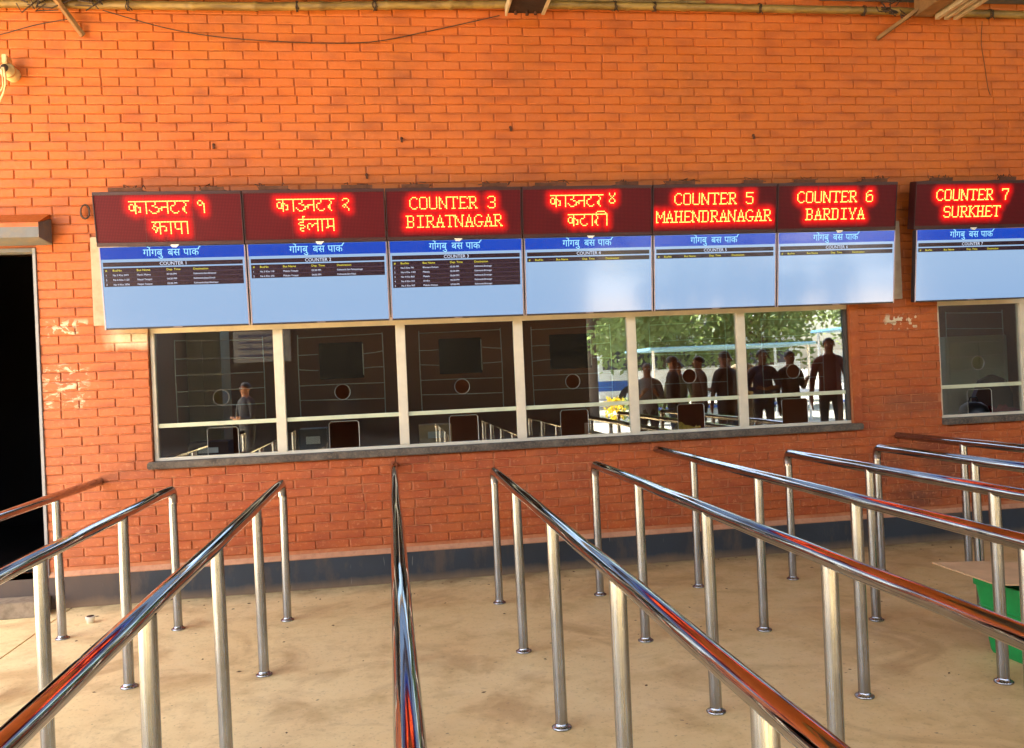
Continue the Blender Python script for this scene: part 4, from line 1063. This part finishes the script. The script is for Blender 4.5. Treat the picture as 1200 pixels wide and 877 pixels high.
M['yflower'] = plain('yellow_flower', srgb(230, 200, 30), .6)
tag(fw.build('flower_bed', [M['leaf2'], M['yflower']]), 'low bed of yellow flowers and green shrubs across the yard', kind='stuff')

# people standing behind the viewer, mirrored in the glass
M['skin'] = plain('brown_skin', srgb(150, 100, 74), .55, 0, .08); M['hair'] = plain('black_hair', (.012, .010, .009), .5); M['hairgrey'] = plain('grey_hair', srgb(120, 116, 110), .6)
M['eye'] = plain('eye_white', (.7, .7, .68), .3); M['shoe'] = plain('black_shoe', (.02, .02, .02), .4)
CLO = {'dark': (.03, .03, .035), 'navy': (.03, .045, .10), 'brown': (.16, .09, .06), 'grey': (.26, .26, .25), 'maroon': (.13, .03, .03), 'olive': (.13, .14, .08), 'jean': (.06, .10, .18), 'tan': (.40, .31, .20)}
for k, c_ in CLO.items(): M['c_' + k] = plain('cloth_' + k, c_, .85, 0, .12, 20)
def person(x, y, height, face, shirt, trous, label, pose='stand', hair='hair'):
    """one skinned body; faces +x rotated by face"""
    s = height / 1.72
    r = tag(empty('person', (x, y, -.0), (0, 0, face)), label, 'person', 'people waiting across from the counters')
    V = []; E = []; RD = []
    def a(p, rad, par=None):
        V.append(Vector(p) * s); RD.append((rad[0] * s, rad[1] * s) if isinstance(rad, tuple) else (rad * s, rad * s))
        if par is not None: E.append((par, len(V) - 1))
        return len(V) - 1
    pel = a((0, 0, .95), (.15, .11)); w_ = a((0, 0, 1.10), (.155, .12), pel); chs = a((0, 0, 1.30), (.19, .13), w_)
    nb = a((0, .0, 1.43), (.09, .08), chs); nk = a((.0, .01, 1.50), .052, nb); hd = a((.0, .02, 1.57), (.068, .08), nk); hd2 = a((0, .015, 1.65), (.076, .09), hd); a((0, .005, 1.705), (.045, .06), hd2)
    for sx in (-1, 1):
        h_ = a((sx * .09, 0, .88), .092, pel); k_ = a((sx * .10, .02, .50), .058, h_); an = a((sx * .105, -.01, .09), .04, k_); to = a((sx * .12, .14, .03), .036, an)
        sh_ = a((sx * .18, 0, 1.39), .072, nb)
        if pose == 'phone' or (pose == 'half' and sx > 0):
            el = a((sx * .24, .02, 1.12), .043, sh_); wr = a((sx * .12, .24, 1.22), .028, el); pm = a((sx * .09, .30, 1.26), (.034, .018), wr); fd = Vector((-sx * .3, .5, .45))
        elif pose == 'cross':
            el = a((sx * .25, .04, 1.12), .045, sh_); wr = a((sx * .02, .19, 1.12), .030, el); pm = a((-sx * .06, .20, 1.13), (.034, .018), wr); fd = Vector((-sx, .05, .1))
        else:
            el = a((sx * .24, -.01, 1.12), .045, sh_); wr = a((sx * .27, .06, .88), .030, el); pm = a((sx * .27, .08, .80), (.020, .036), wr); fd = Vector((-sx * .1, .15, -1))
        fd.normalize(); side = Vector((0, 1, 0)) if pose == 'stand' else Vector((1, 0, 0))
        side = (side - fd * side.dot(fd)).normalized()
        base = V[pm] / s
        for q, ln in zip((-1.5, -.5, .5, 1.5), (.065, .078, .074, .058)):
            b0 = a(base + side * q * .018 + fd * .035, .009, pm); b1 = a(base + side * q * .020 + fd * (.035 + ln * .55), .0085, b0)
            a(base + side * q * .020 + fd * (.035 + ln) + Vector((-sx * .012, 0, 0)), .007, b1)
        t0 = a(base - side * .035 + fd * .005, .010, pm); a(base - side * .050 + fd * .035, .008, t0)
    me = bpy.data.meshes.new('body'); me.from_pydata([v[:] for v in V], E, [])
    o = bpy.data.objects.new('body', me); COL.objects.link(o)
    md = o.modifiers.new('s', 'SKIN'); 
    for i, v in enumerate(me.skin_vertices[0].data if me.skin_vertices else []): v.radius = RD[i]
    if not me.skin_vertices:
        bm = bmesh.new(); bm.from_mesh(me); lay = bm.verts.layers.skin.verify(); bm.verts.ensure_lookup_table()
        for i, v in enumerate(bm.verts): v[lay].radius = RD[i]; v[lay].use_root = (i == 0)
        bm.to_mesh(me); bm.free()
    o.modifiers.new('u', 'SUBSURF').levels = 1
    bpy.context.view_layer.update()
    m2 = bpy.data.meshes.new_from_object(o.evaluated_get(bpy.context.evaluated_depsgraph_get()))
    bpy.data.objects.remove(o)
    m2.materials.clear()
    for k in ('skin', 'c_' + shirt, 'c_' + trous): m2.materials.append(M[k])
    for p in m2.polygons:
        c_ = p.center / s; k = 0
        arm = abs(c_.x) > .19 or (c_.y > .13 and c_.z > .7)
        if c_.z < .93 and c_.z > .06 and not (abs(c_.x) > .21 and c_.z > .65): k = 2
        elif c_.z < 1.475: k = 1
        if (pose == 'stand' and abs(c_.x) > .22 and c_.z < .88) or (pose != 'stand' and c_.y > .20 and c_.z > 1.0): k = 0
        p.material_index = k; p.use_smooth = True
    m2.name = 'body'; link('body', m2, r)
    hm = MB(); n1, n2 = 12, 6; vs = []
    for j in range(n2 + 1):
        ph = math.pi * .56 * j / n2
        for i in range(n1):
            th_ = 2 * math.pi * i / n1; front = max(0, math.sin(th_)); ph2 = ph * (1 - .42 * front)
            vs.append((math.cos(th_) * math.sin(ph2) * .088 * s, (.004 + math.sin(th_) * math.sin(ph2) * .104) * s, (1.635 + math.cos(ph2) * .098) * s))
    hm.add(vs, [(j * n1 + i, (j + 1) * n1 + i, (j + 1) * n1 + (i + 1) % n1, j * n1 + (i + 1) % n1) for j in range(n2) for i in range(n1)], 0, True)
    hm.build('hair', M[hair], r)
    MB().add([(-.014 * s, .100 * s, 1.60 * s), (.014 * s, .100 * s, 1.60 * s), (0, .125 * s, 1.605 * s), (0, .095 * s, 1.645 * s), (0, .098 * s, 1.592 * s)], [(0, 2, 3), (2, 1, 3), (0, 4, 2), (4, 1, 2)]).build('nose', M['skin'], r)
    for sx in (-1, 1): MB().lathe([(.001, -.010 * s), (.008 * s, -.006 * s), (.008 * s, .006 * s), (.001, .010 * s)], 8, (sx * .03 * s, .092 * s, 1.637 * s), 'X').build('eye', M['eye'], r)
    MB().box(-.022 * s, .022 * s, .088 * s, .102 * s, 1.568 * s, 1.575 * s).build('mouth', M['c_maroon'], r)
    for sx in (-1, 1):
        MB().lathe([(.001, -.008 * s), (.022 * s, -.004 * s), (.022 * s, .004 * s), (.001, .008 * s)], 8, (sx * .083 * s, .0, 1.615 * s), 'X').build('ear', M['skin'], r)
        MB().box(sx * .11 * s - .045 * s, sx * .11 * s + .045 * s, -.06 * s, .19 * s, 0.0, .075 * s, bev=.02 * s).build('shoe', M['shoe'], r)
PE = [(3.93, -6.25, 1.60, .2, 'grey', 'dark', 'grey haired person in a grey shirt holding papers, left of the group', 'phone', 'hairgrey'),
      (4.42, -6.5, 1.70, -1.2, 'dark', 'jean', 'person in a dark shirt turned sideways at the left of the crowd', 'stand', 'hair'),
      (4.72, -7.1, 1.62, .6, 'olive', 'dark', 'person in an olive shirt in the middle of the crowd', 'stand', 'hair'),
      (4.86, -6.5, 1.68, 1.6, 'brown', 'dark', 'person in a brown shirt seen from the side in the crowd', 'stand', 'hair'),
      (5.17, -6.2, 1.74, 2.6, 'dark', 'dark', 'broad dark clothed person with their back turned', 'cross', 'hair'),
      (5.45, -6.8, 1.70, .4, 'brown', 'jean', 'person in a brown shirt and jeans at the edge of the crowd', 'stand', 'hair'),
      (5.80, -6.25, 1.74, .1, 'navy', 'dark', 'person in a navy shirt facing the counters with crossed arms', 'cross', 'hair'),
      (6.28, -6.3, 1.70, -.2, 'dark', 'jean', 'person in a black shirt standing beside the one in navy', 'half', 'hair'),
      (6.90, -6.2, 1.88, .4, 'maroon', 'dark', 'tall person in a maroon shirt at the right of the group', 'stand', 'hair'),
      (6.35, -8.3, 1.80, .3, 'tan', 'dark', 'person in a tan shirt standing farther back', 'stand', 'hair'),
      (-2.2, -7.2, 1.58, .9, 'dark', 'dark', 'person in a dark shirt standing at the left behind the barriers', 'cross', 'hair')]
for p in PE: person(*p[:6], p[6], p[7], p[8])
